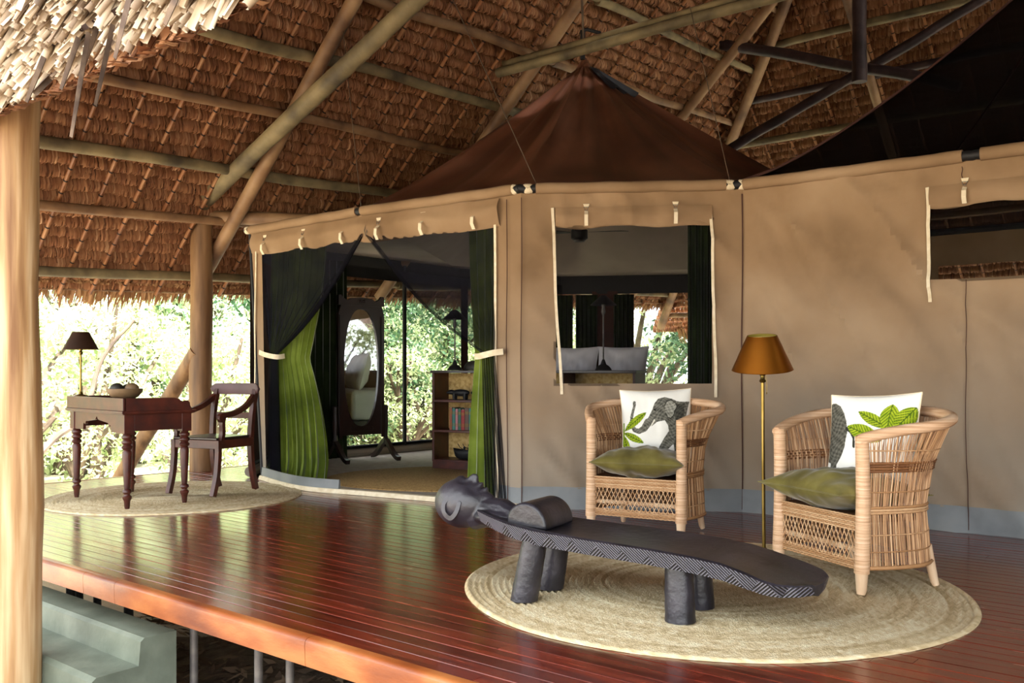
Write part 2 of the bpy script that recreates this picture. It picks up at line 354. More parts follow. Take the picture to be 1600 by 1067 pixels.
# deck posts (pipes)
def pt_at(x, V, z=0):
    dx = (x-800)/F_PX; Z = V/(S40*dx+C40); return Vector((dx*Z, Z, z))
specs = [(303, 2.62, .021, 'pipe', 'rusty pipe prop under the deck edge nearest the green steps'), (404, 2.62, .021, 'pipe', 'thick grey pipe prop under the deck, middle of three in view'),
         (453, 2.66, .020, 'pipe', 'grey pipe prop under the deck, rightmost in view'), (111, 2.75, .03, 'black', 'black square prop behind the green steps, leftmost'),
         (123, 3.0, .03, 'black', 'black prop behind the green steps, second from left'), (152, 2.9, .025, 'black', 'black prop behind the green steps, third from left'), (201, 2.8, .028, 'black', 'black prop behind the green steps, rightmost')]
for x, V_, r, mm, lb in specs:
    p = pt_at(x, V_); mb = MB(); mb.tube([(0,0,0),(0,0,.3),(0,0,.625)], [r*1.02, r, r], 12); mb.lathe([(r*2, .615), (r*2, .63)], 12); 
    o = mb.build('deck_post', mm); o.location = (p.x, p.y, -.75); tag(o, lb, 'post', 'props under the deck')

# green concrete steps
st = MB(); e_ = []
prof = [(1.80, -.75), (2.50, -.75), (2.50, -.229), (2.33, -.229), (2.31, -.245), (2.30, -.36), (2.09, -.365), (2.065, -.385), (2.06, -.52), (1.86, -.53), (1.835, -.555), (1.83, -.75)]
st = MB(); n = len(prof)
st.add([UV(U_, a, z) for U_ in (-7.2, -4.31) for a, z in prof], [tuple(range(n-1,-1,-1)), tuple(range(n, 2*n))]+[(i, (i+1) % n, n+(i+1) % n, n+i) for i in range(n)])
steps = thing('concrete_steps', 'green painted concrete steps leading up to the deck behind the pale post', 'steps', tuple(UV(-5.5, 2.1, -.75)))
st.build('stair_block', 'concrete_green', steps, world=True, bev=.022)

# leaf litter below the deck
n = 9000; U_ = RNG.uniform(-6.5, 1.5, n); V_ = RNG.uniform(1.6, 5.5, n); a = RNG.uniform(0, 6.28, n); ln = RNG.uniform(.02, .085, n); wd = ln*RNG.uniform(.12, .4, n)
c = np.stack([C40*U_+S40*V_, -S40*U_+C40*V_, -.742+RNG.uniform(0, .03, n)], 1); d = np.stack([np.cos(a), np.sin(a), RNG.uniform(-.35, .35, n)], 1); q = np.stack([-np.sin(a), np.cos(a), RNG.uniform(-.4, .4, n)], 1)
P = np.stack([c-d*ln[:,None], c+q*wd[:,None], c+d*ln[:,None], c-q*wd[:,None]], 1).reshape(-1, 3); Fq = np.arange(4*n).reshape(-1, 4)
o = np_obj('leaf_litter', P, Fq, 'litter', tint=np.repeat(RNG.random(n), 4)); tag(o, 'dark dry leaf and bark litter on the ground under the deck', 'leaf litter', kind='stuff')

# added panel, out of view, that blocks light from the right end
sc_ = MB(); sc_.box((0, 0, 2.0), (.12, 7.6, 5.5)); o = sc_.build('light_block_right', 'thatch_shell', smooth=False); o.location = UV(7.6, 5.6, 0); o.rotation_euler = (0, 0, -R40); tag(o, 'added unseen dark panel blocking light at the right end of the deck', 'wall', kind='structure')
# ---------------------------------------------------------------- thatched roof
def zL(U, V): return 11.37+.95*U+.043*(V-6.3)
def zB(V): return 18.2-.95*V
def zF(V): return .655+.95*V
def hipB_V(U): return (7.47-U)/1.045        # V of the rear hip at U
def hipF_V(U): return (10.446+.95*U)/.907    # V of the front hip at U
EL = -9.80; EBk = 17.1; EF = 1.72; UR = 15.0
up = .16
def P3(U, V, z): return UV(U, V, z)
sh = MB()
rid_V = (18.2-.655)/1.9; rid_U = (zF(rid_V)-11.37-.043*(rid_V-6.3))/.95
cF = (EL, hipF_V(EL)); cB = (EL, hipB_V(EL))
Rl = P3(rid_U, rid_V, zF(rid_V)+up); Rr = P3(UR, rid_V, zF(rid_V)+up)
sh.add([P3(EL, cF[1], zL(EL, cF[1])+up), P3(EL, cB[1], zL(*cB)+up), Rl], [(0,1,2)])
sh.add([P3(EL, cB[1], zL(*cB)+up), P3(UR, EBk, zB(EBk)+up), Rr, Rl], [(0,1,2,3)])
sh.add([P3(-9.2, EF, zF(EF)+up), P3(UR, EF, zF(EF)+up), Rr, Rl], [(0,1,2,3)])
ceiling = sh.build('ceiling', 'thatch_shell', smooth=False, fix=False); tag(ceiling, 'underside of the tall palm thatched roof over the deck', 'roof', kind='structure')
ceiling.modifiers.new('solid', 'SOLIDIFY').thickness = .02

def course(o3, er, es, en, length, dens, ln, seed, sag=.05, wid=.0075):
    """one thatch course: overlapping leaf strips hung from a stick. er along, es down-slope, en towards the room."""
    r = np.random.default_rng(seed); n = max(4, int(length*dens)); x = (np.arange(n)+r.uniform(-.6, .6, n))/n*length
    wob = .012*np.sin(x*3.1+seed)+.009*np.sin(x*7.7+seed*2); w = wid*r.uniform(.6, 1.4, n); L_ = ln*r.uniform(.9, 1.08, n); sk = r.normal(0, .010, n)
    k1 = sag*r.uniform(.75, 1.25, n)
    s = np.stack([np.full(n, -.012), .3*L_, .72*L_, L_], 1)+wob[:,None]; nn = np.stack([np.full(n, -.05), k1*.75, k1*1.15, k1*r.uniform(.4, .95, n)], 1); xx = np.stack([x, x+sk*.4, x+sk, x+sk*1.6], 1)
    o3, er, es, en = (np.array(v) for v in (o3, er, es, en)); tw = r.normal(0, .3, n); pts = []
    for sg in (-1, 1):
        X = xx+sg*w[:,None]*np.array([.9, 1, .9, .5]); NN = nn+sg*w[:,None]*np.tan(tw)[:,None]*.5
        pts.append(o3+X[...,None]*er+s[...,None]*es+NN[...,None]*en)
    P = np.stack(pts, 2).reshape(-1, 3); b = np.arange(n)[:,None]*8; Fq = np.concatenate([b+np.array([0,1,3,2]), b+np.array([2,3,5,4]), b+np.array([4,5,7,6])], 0)
    return P, Fq, np.repeat(np.clip(r.normal(.5, .17, n), 0, 1), 8)
def slope_frame(kind):
    if kind == 'L': er = UV(0, 1, .043); es = UV(-1, 0, -.95)
    elif kind == 'B': er = UV(1, 0, 0); es = UV(0, 1, -.95)
    else: er = UV(1, 0, 0); es = UV(0, -1, -.95)
    er.normalize(); es.normalize(); en = er.cross(es)
    if en.z > 0: en = -en
    return er, es, en
seed = 1; STEP = .102
er, es, en = slope_frame('L'); U = EL+.06; lrows = 0
while U < -4.6:
    v0 = max(hipF_V(U), 1.6)-.1; v1 = hipB_V(U)+.05
    P, Fq, tt = course(UV(U, v0, zL(U, v0)), er, es, en, (v1-v0)*1.001, 160, .112, seed); np_obj('thatch_course', P, Fq, 'thatch', ceiling, tt); seed += 1; U += STEP; lrows += 1
er, es, en = slope_frame('B'); V = EBk-.06
while V > 11.3:
    u0 = 7.47-1.045*V-.05; u1 = 2.6
    P, Fq, tt = course(UV(u0, V, zB(V)), er, es, en, u1-u0, 115, .112, seed, wid=.010); np_obj('thatch_course', P, Fq, 'thatch', ceiling, tt); seed += 1; V -= STEP
er, es, en = slope_frame('F'); V = EF+.1
while V < 5.5:
    u0 = (.907*V-10.446)/.95-.05; u1 = 2.0
    P, Fq, tt = course(UV(u0, V, zF(V)), er, es, en, u1-u0, 60, .15, seed, wid=.016); np_obj('thatch_course', P, Fq, 'thatch', ceiling, tt); seed += 1; V += .13
# remaining height of the roof, out of the photograph: coarse layer
# battens with lashings
def batten(p0, p1, n_off, r=.019):
    p0, p1 = Vector(p0)+n_off, Vector(p1)+n_off; L_ = (p1-p0).length
    if L_ < .3: return
    d = (p1-p0)/L_; mb = MB(); k = int(L_/.14); 
    pts = pole_pts(p0, p1, 12, .012, random.random()*50); mb.tube(pts, [r*random.uniform(.9, 1.12) for _ in pts], 7)
    for i in range(1, k):
        s = i/k*12; j = min(int(s), 11); c = pts[j].lerp(pts[j+1], s-j); mb.tube([c-d*.008, c+d*.008], r*1.18, 7, m=1, caps=False)
    mb.build('batten', ['batten', 'lash'], ceiling, fix=False)
er, es, en = slope_frame('L'); off = en*.092
V = 2.35
while V < 15.6:
    uT = min(-4.6, 7.47-1.045*V-.1 if V > 10 else -4.6, (.907*V-10.446)/.95 if V < 6.2 else 9)
    if uT > EL+.4:
        jig = random.uniform(-.05, .05)
        batten(UV(EL-.02, V+jig, zL(EL-.02, V)), UV(uT, V-jig, zL(uT, V)), off)
    V += random.uniform(.36, .43)
er, es, en = slope_frame('B'); off = en*.092
U = -9.6
while U < 2.4:
    vT = max(11.3, (7.47-U)/1.045)
    jig = random.uniform(-.05, .05)
    if vT < EBk-.4: batten(UV(U+jig, EBk, zB(EBk)), UV(U-jig, vT+.05, zB(vT+.05)), off)
    U += random.uniform(.36, .43)
# purlins, rafters and truss poles
def pole(name, p, q, r, mname, w=.03, n=12, taper=.9, parent=ceiling, nseg=10, label=None):
    sd = random.random()*60; pts = pole_pts(p, q, n, w, sd); mb = MB()
    mb.tube(pts, [r*(1+(taper-1)*i/n)*random.uniform(.96, 1.05) for i in range(n+1)], nseg); o = mb.build(name, mname, parent, ang=60)
    if label: o['label'] = label
    return o
er, es, en = slope_frame('L')
for i, (U, mm, r) in enumerate([(-9.57,'pole_grey',.055), (-8.98,'pole_warm',.05), (-8.5,'pole_grey',.058), (-7.95,'pole_warm',.05), (-7.45,'pole_grey',.058), (-6.9,'pole_warm',.055), (-6.28,'pole_grey',.052), (-5.65,'pole_warm',.05), (-5.0,'pole_warm',.05)]):
    v0 = max(hipF_V(U), 1.8); v1 = hipB_V(U)-.05
    a = UV(U, v0, zL(U, v0))+en*.15; b = UV(U, v1, zL(U, v1))+en*.15; mid = a.lerp(b, .5)
    pole('purlin', a, mid.lerp(b, .03), r, mm, .06, 16); pole('purlin', mid.lerp(a, .03)+Vector((0,0,-.02)), b, r*.95, mm, .06, 16)
# thin eave stick
pole('eave_stick', UV(EL, 1.6, zL(EL, 1.6))+en*.05, UV(EL, hipB_V(EL), zL(EL, hipB_V(EL)))+en*.05, .016, 'pole_warm', .03, 24)
for V_, mm, r in ((5.72, 'pole_warm', .075), (8.5, 'pole_warm', .075), (11.95, 'pole_warm', .07), (14.6, 'pole_warm', .06)):
    uT = min(-4.4, 7.47-1.045*V_+.02); u0 = EL+.12
    pole('rafter', UV(u0, V_, zL(u0, V_))+en*.26, UV(uT, V_, zL(uT, V_))+en*.26, r, mm, .03, 12, 1.0)
pole('rafter', UV(-9.9, 3.05, zL(-9.9, 3.05))+en*.26, UV(-7.6, 3.05, zL(-7.6, 3.05))+en*.26, .07, 'pole_warm', .02)
er, es, en = slope_frame('B')
for V_, mm in ((16.7,'pole_warm'), (16.0,'pole_grey'), (15.35,'pole_warm'), (14.7,'pole_grey'), (14.05,'pole_grey'), (13.5,'pole_dark'), (12.92,'pole_grey'), (12.2,'pole_grey'), (11.5,'pole_warm')):
    a = UV(7.47-1.045*V_+.1, V_, zB(V_))+en*.15; b = UV(2.5, V_, zB(V_))+en*.15
    pole('purlin', a, b, .055, mm, .06, 16)
for U_ in (-7.2, -4.55, -2.35, .2):
    v0 = EBk-.15; v1 = max(11.2, (7.47-U_)/1.045)
    pole('rafter', UV(U_, v0, zB(v0))+en*.26, UV(U_, v1, zB(v1))+en*.26, .07, 'pole_warm', .03)
# hip rafters
a = UV(-10.0, hipB_V(-10.0), zL(-10.0, hipB_V(-10.0))-.32); b = UV(-4.6, hipB_V(-4.6), zL(-4.6, hipB_V(-4.6))-.32)
pole('hip_rafter', a, b, .085, 'pole_warm', .03, 14, .9)
a = UV(-9.8, hipF_V(-9.8), zL(-9.8, hipF_V(-9.8))-.25); b = UV(-6.6, hipF_V(-6.6), zL(-6.6, hipF_V(-6.6))-.25)
pole('hip_rafter', a, b, .07, 'pole_warm', .03, 14, .9)
def RAYV(x, y, V_): dx = (x-800)/F_PX; Z = V_/(S40*dx+C40); return Vector((dx*Z, Z, EYE+(HOR-y)/F_PX*Z))
# big raking strut from the rear post, and the truss tie that carries the tent peak
POST = Vector((-3.38, 10.1, 0))
d = Vector((C40, -S40, .415)); p0 = POST+Vector((-.03, -.05, 2.84)); pole('raking_strut', p0-d*.2, p0+d*6.5, .085, 'pole_grey', .03, 14, 1.0, nseg=12)
pole('post_beam', POST+UV(-.22, -.18, 2.76), POST+UV(1.6, 1.3, 2.70), .075, 'pole_warm', .02)
T0 = RAYV(776, 106, 8.32); pole('tie_beam', T0, T0+UV(1, 0, 0)*7.2, .06, 'pole_grey', .03, 14, 1.0); T1 = RAYV(778, 114, 8.18); pole('tie_beam', T1, T1+UV(1, 0, 0)*7.0, .055, 'pole_grey', .03, 14, 1.0)
VT = 12.0
pole('dark_truss_pole', RAYV(1102, 64, VT), RAYV(1500, 136, VT), .075, 'pole_dark', .07, 14, .9)
pole('dark_truss_pole', RAYV(1114, 248, VT-.15), RAYV(1352, 108, VT-.15), .07, 'pole_dark', .03); pole('dark_truss_pole', RAYV(1342, 116, VT+.1), RAYV(1560, -16, VT+.1), .065, 'pole_dark', .03)
pole('king_post', RAYV(1343, 128, VT-.3), RAYV(1343, -60, VT-.3), .09, 'pole_dark', .02)
# eave fringe hanging at the left and rear
def fringe(path, dens, ln, dirn, seed, depth, mname='fringe', wid=.013):
    r = np.random.default_rng(seed); a, b = np.array(path[0]), np.array(path[1]); L_ = np.linalg.norm(b-a); n = int(L_*dens); t = r.random(n)
    base = a+(b-a)*t[:,None]+np.array(depth)*r.uniform(-.5, .5, n)[:,None]; e = (b-a)/L_
    D = np.array(dirn)+r.normal(0, .16, (n, 3)); D /= np.linalg.norm(D, axis=1)[:,None]; l = ln*r.uniform(.55, 1.15, n)+.05*np.sin(t*L_*2.3); w = wid*r.uniform(.5, 1.4, n)
    ex = e+r.normal(0, .5, (n, 3)); ex /= np.linalg.norm(ex, axis=1)[:,None]
    p0 = base; p1 = base+D*l[:,None]*.55; D2 = D+np.array([0,0,-.35]); p2 = p1+D2*l[:,None]*.42
    P = np.stack([p0-ex*w[:,None], p0+ex*w[:,None], p1-ex*w[:,None], p1+ex*w[:,None], p2-ex*w[:,None]*.35, p2+ex*w[:,None]*.35], 1).reshape(-1, 3)
    bb = np.arange(n)[:,None]*6; Fq = np.concatenate([bb+np.array([0,1,3,2]), bb+np.array([2,3,5,4])], 0); tt = np.repeat(np.clip(r.normal(.55, .22, n), 0, 1), 6)
    o = np_obj('eave_fringe', P, Fq, mname, ceiling, tt); o['kind'] = 'stuff'; return o
eo = UV(-1, 0, -.95).normalized()
fringe((UV(EL+.08, 1.6, zL(EL+.08, 1.6)+.02), UV(EL+.08, hipB_V(EL), zL(EL+.08, hipB_V(EL))+.02)), 420, .25, eo+Vector((0,0,-.1)), 5, tuple(-en*.0+Vector((0,0,.14))))
eb = UV(0, 1, -.95).normalized()
fringe((UV(EL, EBk-.08, zB(EBk)+.06), UV(4, EBk-.08, zB(EBk)+.06)), 260, .30, eb+Vector((0,0,-.35)), 6, (0,0,.14))
# thick cut end of the front eave, near the camera (upper left)
r = np.random.default_rng(11); n = 7000; U_ = r.uniform(-7.0, 1.2, n); tt_ = r.random(n)          # tt_: height in the thickness
down = np.array(UV(-.12, -.62, -1).normalized()); nrm = np.array(UV(0, -.6, .8).normalized())
V0 = EF+.02-tt_*.10; z0 = zF(EF)+.0+tt_*.52
tip = np.stack([C40*U_+S40*V0, -S40*U_+C40*V0, z0], 1)+down*(r.normal(0, .045, n)+.03*np.sin(U_*4))[:,None]
hang = r.random(n) < 0; tip[hang & (tt_ < .3)] += down*r.uniform(.08, .3, (hang & (tt_ < .3)).sum())[:,None]
D = down+r.normal(0, .10, (n, 3)); D /= np.linalg.norm(D, axis=1)[:,None]; rad = r.uniform(.008, .017, n); Ls = r.uniform(.3, .5, n)
ax = np.cross(D, np.array([0,0,1.])); ax /= np.linalg.norm(ax, axis=1)[:,None]; ay = np.cross(D, ax); rot = r.uniform(0, 6.28, n)
K = 5; ring = []
for k in range(K):
    a = rot+k/K*5.2; ring.append((ax*np.cos(a)[:,None]+ay*np.sin(a)[:,None])*rad[:,None])
P = np.stack([tip+q for q in ring]+[tip-D*Ls[:,None]+q for q in ring], 1).reshape(-1, 3); bb = np.arange(n)[:,None]*2*K
Fq = np.concatenate([bb+np.array([k, k+1, K+k+1, K+k]) for k in range(K-1)], 0)
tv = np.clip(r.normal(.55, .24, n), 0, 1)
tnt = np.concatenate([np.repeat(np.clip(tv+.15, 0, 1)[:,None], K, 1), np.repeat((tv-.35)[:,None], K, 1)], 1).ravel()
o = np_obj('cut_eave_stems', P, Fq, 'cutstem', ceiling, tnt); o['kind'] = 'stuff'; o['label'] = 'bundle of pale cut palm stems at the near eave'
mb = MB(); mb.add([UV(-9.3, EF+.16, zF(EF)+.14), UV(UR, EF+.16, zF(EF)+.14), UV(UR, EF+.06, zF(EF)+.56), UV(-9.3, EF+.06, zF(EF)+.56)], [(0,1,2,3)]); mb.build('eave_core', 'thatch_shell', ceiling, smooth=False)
# loose single stems hanging from the near eave
for x, y, y2, V_ in ((122, 82, 215, 1.66), (160, 70, 165, 1.70), (106, 90, 140, 1.66), (190, 10, 92, 1.6), (52, 120, 160, 1.62), (268, 5, 40, 1.5), (135, 75, 120, 1.72)):
    a = RAYV(x+18, y-30, V_); b = RAYV(x-10, y2, V_-.05); mb = MB(); mb.sweep([a, a.lerp(b, .5), b], [(-.016,-.003),(0,.004),(.016,-.003),(0,-.001)], [1.3, 1.2, .8]); mb.build('loose_stem', 'cutstem', ceiling)
# ================================================================ posts and braces
def timber_post(loc, r, h, mname, label, seed):
    t = thing('timber_post', label, 'post', loc); mb = MB(); n = 14
    pts = pole_pts((0,0,0), (0,0,h), n, .025, seed); mb.tube(pts, [r*(1.06-.1*i/n)*(1+.02*math.sin(i*2.1+seed)) for i in range(n+1)], 20); mb.build('trunk', mname, t, ang=60); return t
p = pt_at(19, 1.95); timber_post((p.x, p.y, -.75), .135, 3.2, 'post_pale', 'thick pale round timber post in the left foreground', 3)
rear = timber_post((POST.x, POST.y, -.02), .118, 2.72, 'post_tan', 'round tan timber post at the rear deck edge behind the desk chair', 8)
a = Vector((POST.x-.03, POST.y-.04, 1.30)); b = Vector((-5.0, 11.0, -.75))
br = thing('timber_brace', 'slanting round timber brace propped against the rear post', 'brace', (b.x, b.y, -.75)); mb = MB(); pts = pole_pts(a, b, 8, .02, 4); mb.tube(pts, [.085]*9, 14); mb.build('pole', 'post_tan', br, world=True)

# ================================================================ safari tent
EAV = 2.52
P0t, P0b = Vector((-2.66, 9.42, 0)), Vector((-2.50, 9.30, 0)); P1 = Vector((-1.35, 8.30, 0)); P1b = Vector((-1.27, 8.08, 0))
P2 = Vector((.07, 7.28, 0)); P3_ = Vector((1.77, 7.12, 0))
tent = thing('safari_tent', 'tan canvas safari tent with brown pointed roof and open netted doorway', 'tent', (.9, 10.3, 0))
def up_(p, z): return Vector((p[0], p[1], z))
def wrinkle(s, z, sd, amp):
    v = mnoise.noise(Vector((s*1.1+sd, z*.8, sd)))*.9
    def ridge(fx, fy, ka, kb, o): return (1-abs(mnoise.noise(Vector(((s*fx+z*fy)*ka+sd*o, (s*fy-z*fx)*kb+o, o)))))
    m1 = .5+.5*mnoise.noise(Vector((s*.9+4, z*.9, sd+9)))
    r = ridge(.7, .72, 2.3, .45, 5)**6*.9*m1+ridge(.85, .5, 4.2, .6, 2)**5*.45+ridge(.4, .9, 1.6, .4, 8)**7*.8*(1-m1)
    return (v*.7+r*2.0-1.3)*amp
WR = {}
def wr_at(A, B, s, z):
    k = (round(A[0], 2), round(A[1], 2), round(B[0], 2), round(B[1], 2))
    if k not in WR: return 0
    sd, amp, W_ = WR[k]; e = min(max(0, s), max(0, W_-s), .25)/.25; return wrinkle(s, z, sd, amp)*e
def panel(mb, At, Bt, Ab, Bb, z0, z1, holes=(), step=.06, sd=0, amp=.016, m=0, edges=None, bulge=0, zsplit=()):
    """hanging canvas between two verticals; cells inside holes are left open.  s in metres from A, z in metres"""
    At, Bt, Ab, Bb = (Vector((p[0], p[1], 0)) for p in (At, Bt, Ab, Bb)); W_ = (Bt-At).length; nrm = (Bt-At).normalized().cross(Vector((0,0,1)))
    WR[(round(At[0], 2), round(At[1], 2), round(Bt[0], 2), round(Bt[1], 2))] = (sd, amp, W_)
    S = {0.0, W_}; Z = {z0, z1}
    for h in holes: S |= {h[0], h[1]}; Z |= {h[2], h[3]}
    Z |= set(zsplit)
    def fill(X):
        X = sorted(x for x in X); out = []
        for a, b in zip(X, X[1:]):
            k = max(1, round((b-a)/step)); out += [a+(b-a)*i/k for i in range(k)]
        return out+[X[-1]]
    S, Z = fill(S), fill(Z); V = []
    for z in Z:
        f = (EAV-z)/EAV
        for s in S:
            u = s/W_; p = At.lerp(Bt, u).lerp(Ab.lerp(Bb, u), f)
            e = min(s, W_-s, .25)/.25
            p = p+nrm*(wrinkle(s, z, sd, amp)*e+bulge*math.sin(math.pi*u)*f); V.append(up_(p, z))
    n = len(S); Fc = []; Mi = []
    for j in range(len(Z)-1):
        for i in range(n-1):
            cs, cz = (S[i]+S[i+1])/2, (Z[j]+Z[j+1])/2
            if any(h[0] < cs < h[1] and h[2] < cz < h[3] for h in holes): continue
            Fc.append((j*n+i, j*n+i+1, (j+1)*n+i+1, (j+1)*n+i)); Mi.append(m)
    mb.add(V, Fc, m)
def P_on(A, B, s, z, off=0):
    A, B = Vector(A), Vector(B); d = (B-A).normalized(); n = d.cross(Vector((0,0,1))); p = A+d*s+n*off; return Vector((p.x, p.y, z))
MUD = .165
# panel B (with the window)
BL = (P3_-P2).length; WB = (.275, 1.475, .985, 2.215)
mb = MB(); panel(mb, P2, P3_, P2, P3_, MUD, EAV, [WB], sd=3, amp=.03, step=.035); o = mb.build('window_wall_panel', 'canvas', tent, world=True, fix=False)
mb = MB(); panel(mb, P2, P3_, P2, P3_, 0, MUD+.012, sd=3, m=0, amp=.03); o2 = mb.build('mud_band', 'mudband', tent, world=True, fix=False); o2.location.y -= .006
# door jamb right of the opening, left jamb at the far post
dA = (P1-P2).normalized(); J = P2+dA*.26
mb = MB(); panel(mb, J, P2, J, P2, MUD, EAV-.1, sd=9, amp=.006); mb.build('door_jamb', 'canvas', tent, world=True, fix=False)
mb = MB(); panel(mb, J, P2, J, P2, 0, MUD+.01, sd=9, amp=.004); mb.build('mud_band', 'mudband', tent, world=True, fix=False)
dA0 = (P1-P0t).normalized(); dA0b = (P1b-P0b).normalized(); mb = MB(); panel(mb, P0t, P0t+dA0*.2, P0b, P0b+dA0b*.07, 0, EAV-.1, sd=12, amp=.004); mb.build('door_jamb', 'canvas', tent, world=True, fix=False)
# seam piping and zips (cream)
def strip(A, B, s0, z0, s1, z1, w=.011, off=.014, name='zip_tape', mname='canvas_edge', parent=tent, bend=.0):
    pts = []
    for i in range(41):
        t = i/40; s = s0+(s1-s0)*t+bend*math.sin(math.pi*t)+.004*math.sin(t*9); zz = z0+(z1-z0)*t; pts.append(P_on(A, B, s, zz, off+.002*math.sin(t*5)+wr_at(A, B, s, zz)))
    m_ = MB(); m_.sweep(pts, [(-w,-.003),(w,-.003),(w,.003),(-w,.003)], up=tuple((Vector(B)-Vector(A)).normalized().cross(Vector((0,0,1))))); return m_.build(name, mname, parent, world=True)
strip(P2, P3_, .245, 2.36, .318, .90, bend=-.004); strip(P2, P3_, 1.462, 2.355, 1.50, .88, bend=.006)
strip(J, P2, .012, 2.40, .035, .03)
for s in (.13,): strip(J, P2, s, 2.44, s+.008, .02, w=.002, name='seam', mname='brownpanel')
strip(P2, P3_, .004, 2.44, .004, .02, w=.003, name='seam', mname='brownpanel'); strip(P2, P3_, BL-.006, 2.44, BL-.006, .02, w=.004, off=.006, name='seam', mname='brownpanel')
strip(P0t, P1, .125, 2.36, .10, .9, w=.008)
# rolled flap over the window B and the header over the doorway
def flap(A, B, s0, s1, ztop, zbot, sd, name, sag=.03, parent=tent, th=.03):
    W_ = s1-s0; nu = max(8, int(W_/.035)); m_ = MB()
    def fn(a, b):
        s = s0+W_*a; wv = mnoise.noise(Vector((s*3.2+sd, 0, sd)))*.022
        ph = b*math.pi*1.25; rr = th*(1+.5*mnoise.noise(Vector((s*4, sd, b*2)))); z = ztop+(zbot-ztop)*b-sag*math.sin(math.pi*((a*round(W_/.45)) % 1))*b*.4+wv*b
        off = .012+rr*(.25+.75*abs(math.sin(ph*.9)))*(.4+.6*math.sin(math.pi*min(1, b+.1)))
        if b > .93: off = .0
        return P_on(A, B, s, z, off+wr_at(A, B, s, ztop))
    m_.grid(fn, nu, 12); return m_.build(name, 'canvas', parent, world=True, fix=False, ang=70)
flap(P2, P3_, .27, 1.475, 2.36, 2.205, 4, 'rolled_window_flap', sag=.0, th=.022)
L1 = (P1-P0t).length; L2 = (P2-P1).length
flap(P0t, P1, .05, L1+.015, 2.455, 2.255, 6, 'rolled_door_flap', th=.035); flap(P1, P2, -.01, L2-.2, 2.455, 2.235, 7, 'rolled_door_flap', th=.04)
for A, B, L_ in ((P0t, P1, L1), (P1, P2, L2)):
    mb = MB(); panel(mb, A, B, A, B, 2.36, EAV, sd=20, amp=.010); mb.build('header_band', 'canvas', tent, world=True, fix=False)
# straps with D rings
sp = MB(); sp.sweep([(0,-.012,.0),(0,-.05,-.03),(0,-.052,-.07),(0,-.03,-.105)], [(-.002,-.013),(.002,-.013),(.002,.013),(-.002,.013)], up=(1,0,0)); 
rg = MB(); rg.tube([(-.016,-.018,.028),(.016,-.018,.028),(.006,-.03,.004),(-.006,-.03,.004)], .0028, 6, closed=True); tb = MB(); tb.prism([(-.022,.05),(.022,.05),(.014,.025),(-.014,.025)], (0,-.012,0), (1,0,0), (0,0,1), (0,-1,0), .006)
strap0 = None
def strap(A, B, s, z, parent=tent, sc=1.0):
    global strap0
    d = (Vector(B)-Vector(A)).normalized(); rz = math.atan2(d.y, d.x); p = P_on(A, B, s, z, wr_at(A, B, s, z)+.012)-Vector(parent.location)
    if strap0 is None:
        a = sp.build('strap', 'canvas_edge', parent); b = rg.build('strap_ring', 'pipe', a); c = tb.build('strap_tab', 'canvas_edge', a); strap0 = (a, b, c); o = a
    else:
        o = strap0[0].copy(); COL.objects.link(o); o.parent = parent
        for k in strap0[1:]:
            q = k.copy(); COL.objects.link(q); q.parent = o
    o.location = p; o.rotation_euler = (0, 0, rz); o.scale = (sc, sc, sc)
def s_at(A, B, x):      # distance along A-B where the image column x crosses it
    A, B = Vector(A), Vector(B); d = (B-A).normalized(); k = (x-800)/F_PX; return (k*A.y-A.x)/(d.x-k*d.y)
for x in (419, 478, 540): strap(P0t, P1, s_at(P0t, P1, x), 2.365, sc=1.25)
for x in (597, 665, 745): strap(P1, P2, s_at(P1, P2, x), 2.36, sc=1.25)
for x in (916, 1055): strap(P2, P3_, s_at(P2, P3_, x), 2.33, sc=1.1)
# eave sleeves and black pipe joints
def sleeve(A, B, s0, s1, r=.044, mname='canvas', name='eave_sleeve', parent=tent):
    m_ = MB(); pts = [P_on(A, B, s0+(s1-s0)*i/16, EAV-.012+.002*math.sin(i*1.3), .016) for i in range(17)]; m_.tube(pts, [r*(1+.025*math.sin(i*2.2)) for i in range(17)], 12); return m_.build(name, mname, parent, world=True, ang=60)
sleeve(P0t, P1, .04, L1-.03); sleeve(P1, P2, .03, L2-.06); sleeve(P2, P3_, .12, BL-.13)
sleeve(P1, P2, L2-.12, L2+.0, .035, 'black', 'eave_pipe'); sleeve(P2, P3_, -.02, .2, .035, 'black', 'eave_pipe'); sleeve(P2, P3_, BL-.2, BL+.05, .035, 'black', 'eave_pipe'); sleeve(P0t, P1, -.05, .1, .032, 'black', 'eave_pipe'); sleeve(P0t, P1, L1-.08, L1+.06, .034, 'black', 'eave_pipe')
for A, B, s in ((P1, P2, L2-.055), (P2, P3_, .06), (P2, P3_, BL-.10), (P2, P3_, BL+.0), (P0t, P1, .0)):
    sleeve(A, B, s-.018, s+.018, .041, 'canvas_edge', 'eave_tie')
# window mesh
mb = MB(); mb.add([P_on(P2, P3_, s, z, -.02) for s, z in ((WB[0]-.02, WB[2]-.02), (WB[1]+.02, WB[2]-.02), (WB[1]+.02, WB[3]+.05), (WB[0]-.02, WB[3]+.05))], [(0,1,2,3)]); mb.build('window_mesh', 'windowmesh', tent, world=True)
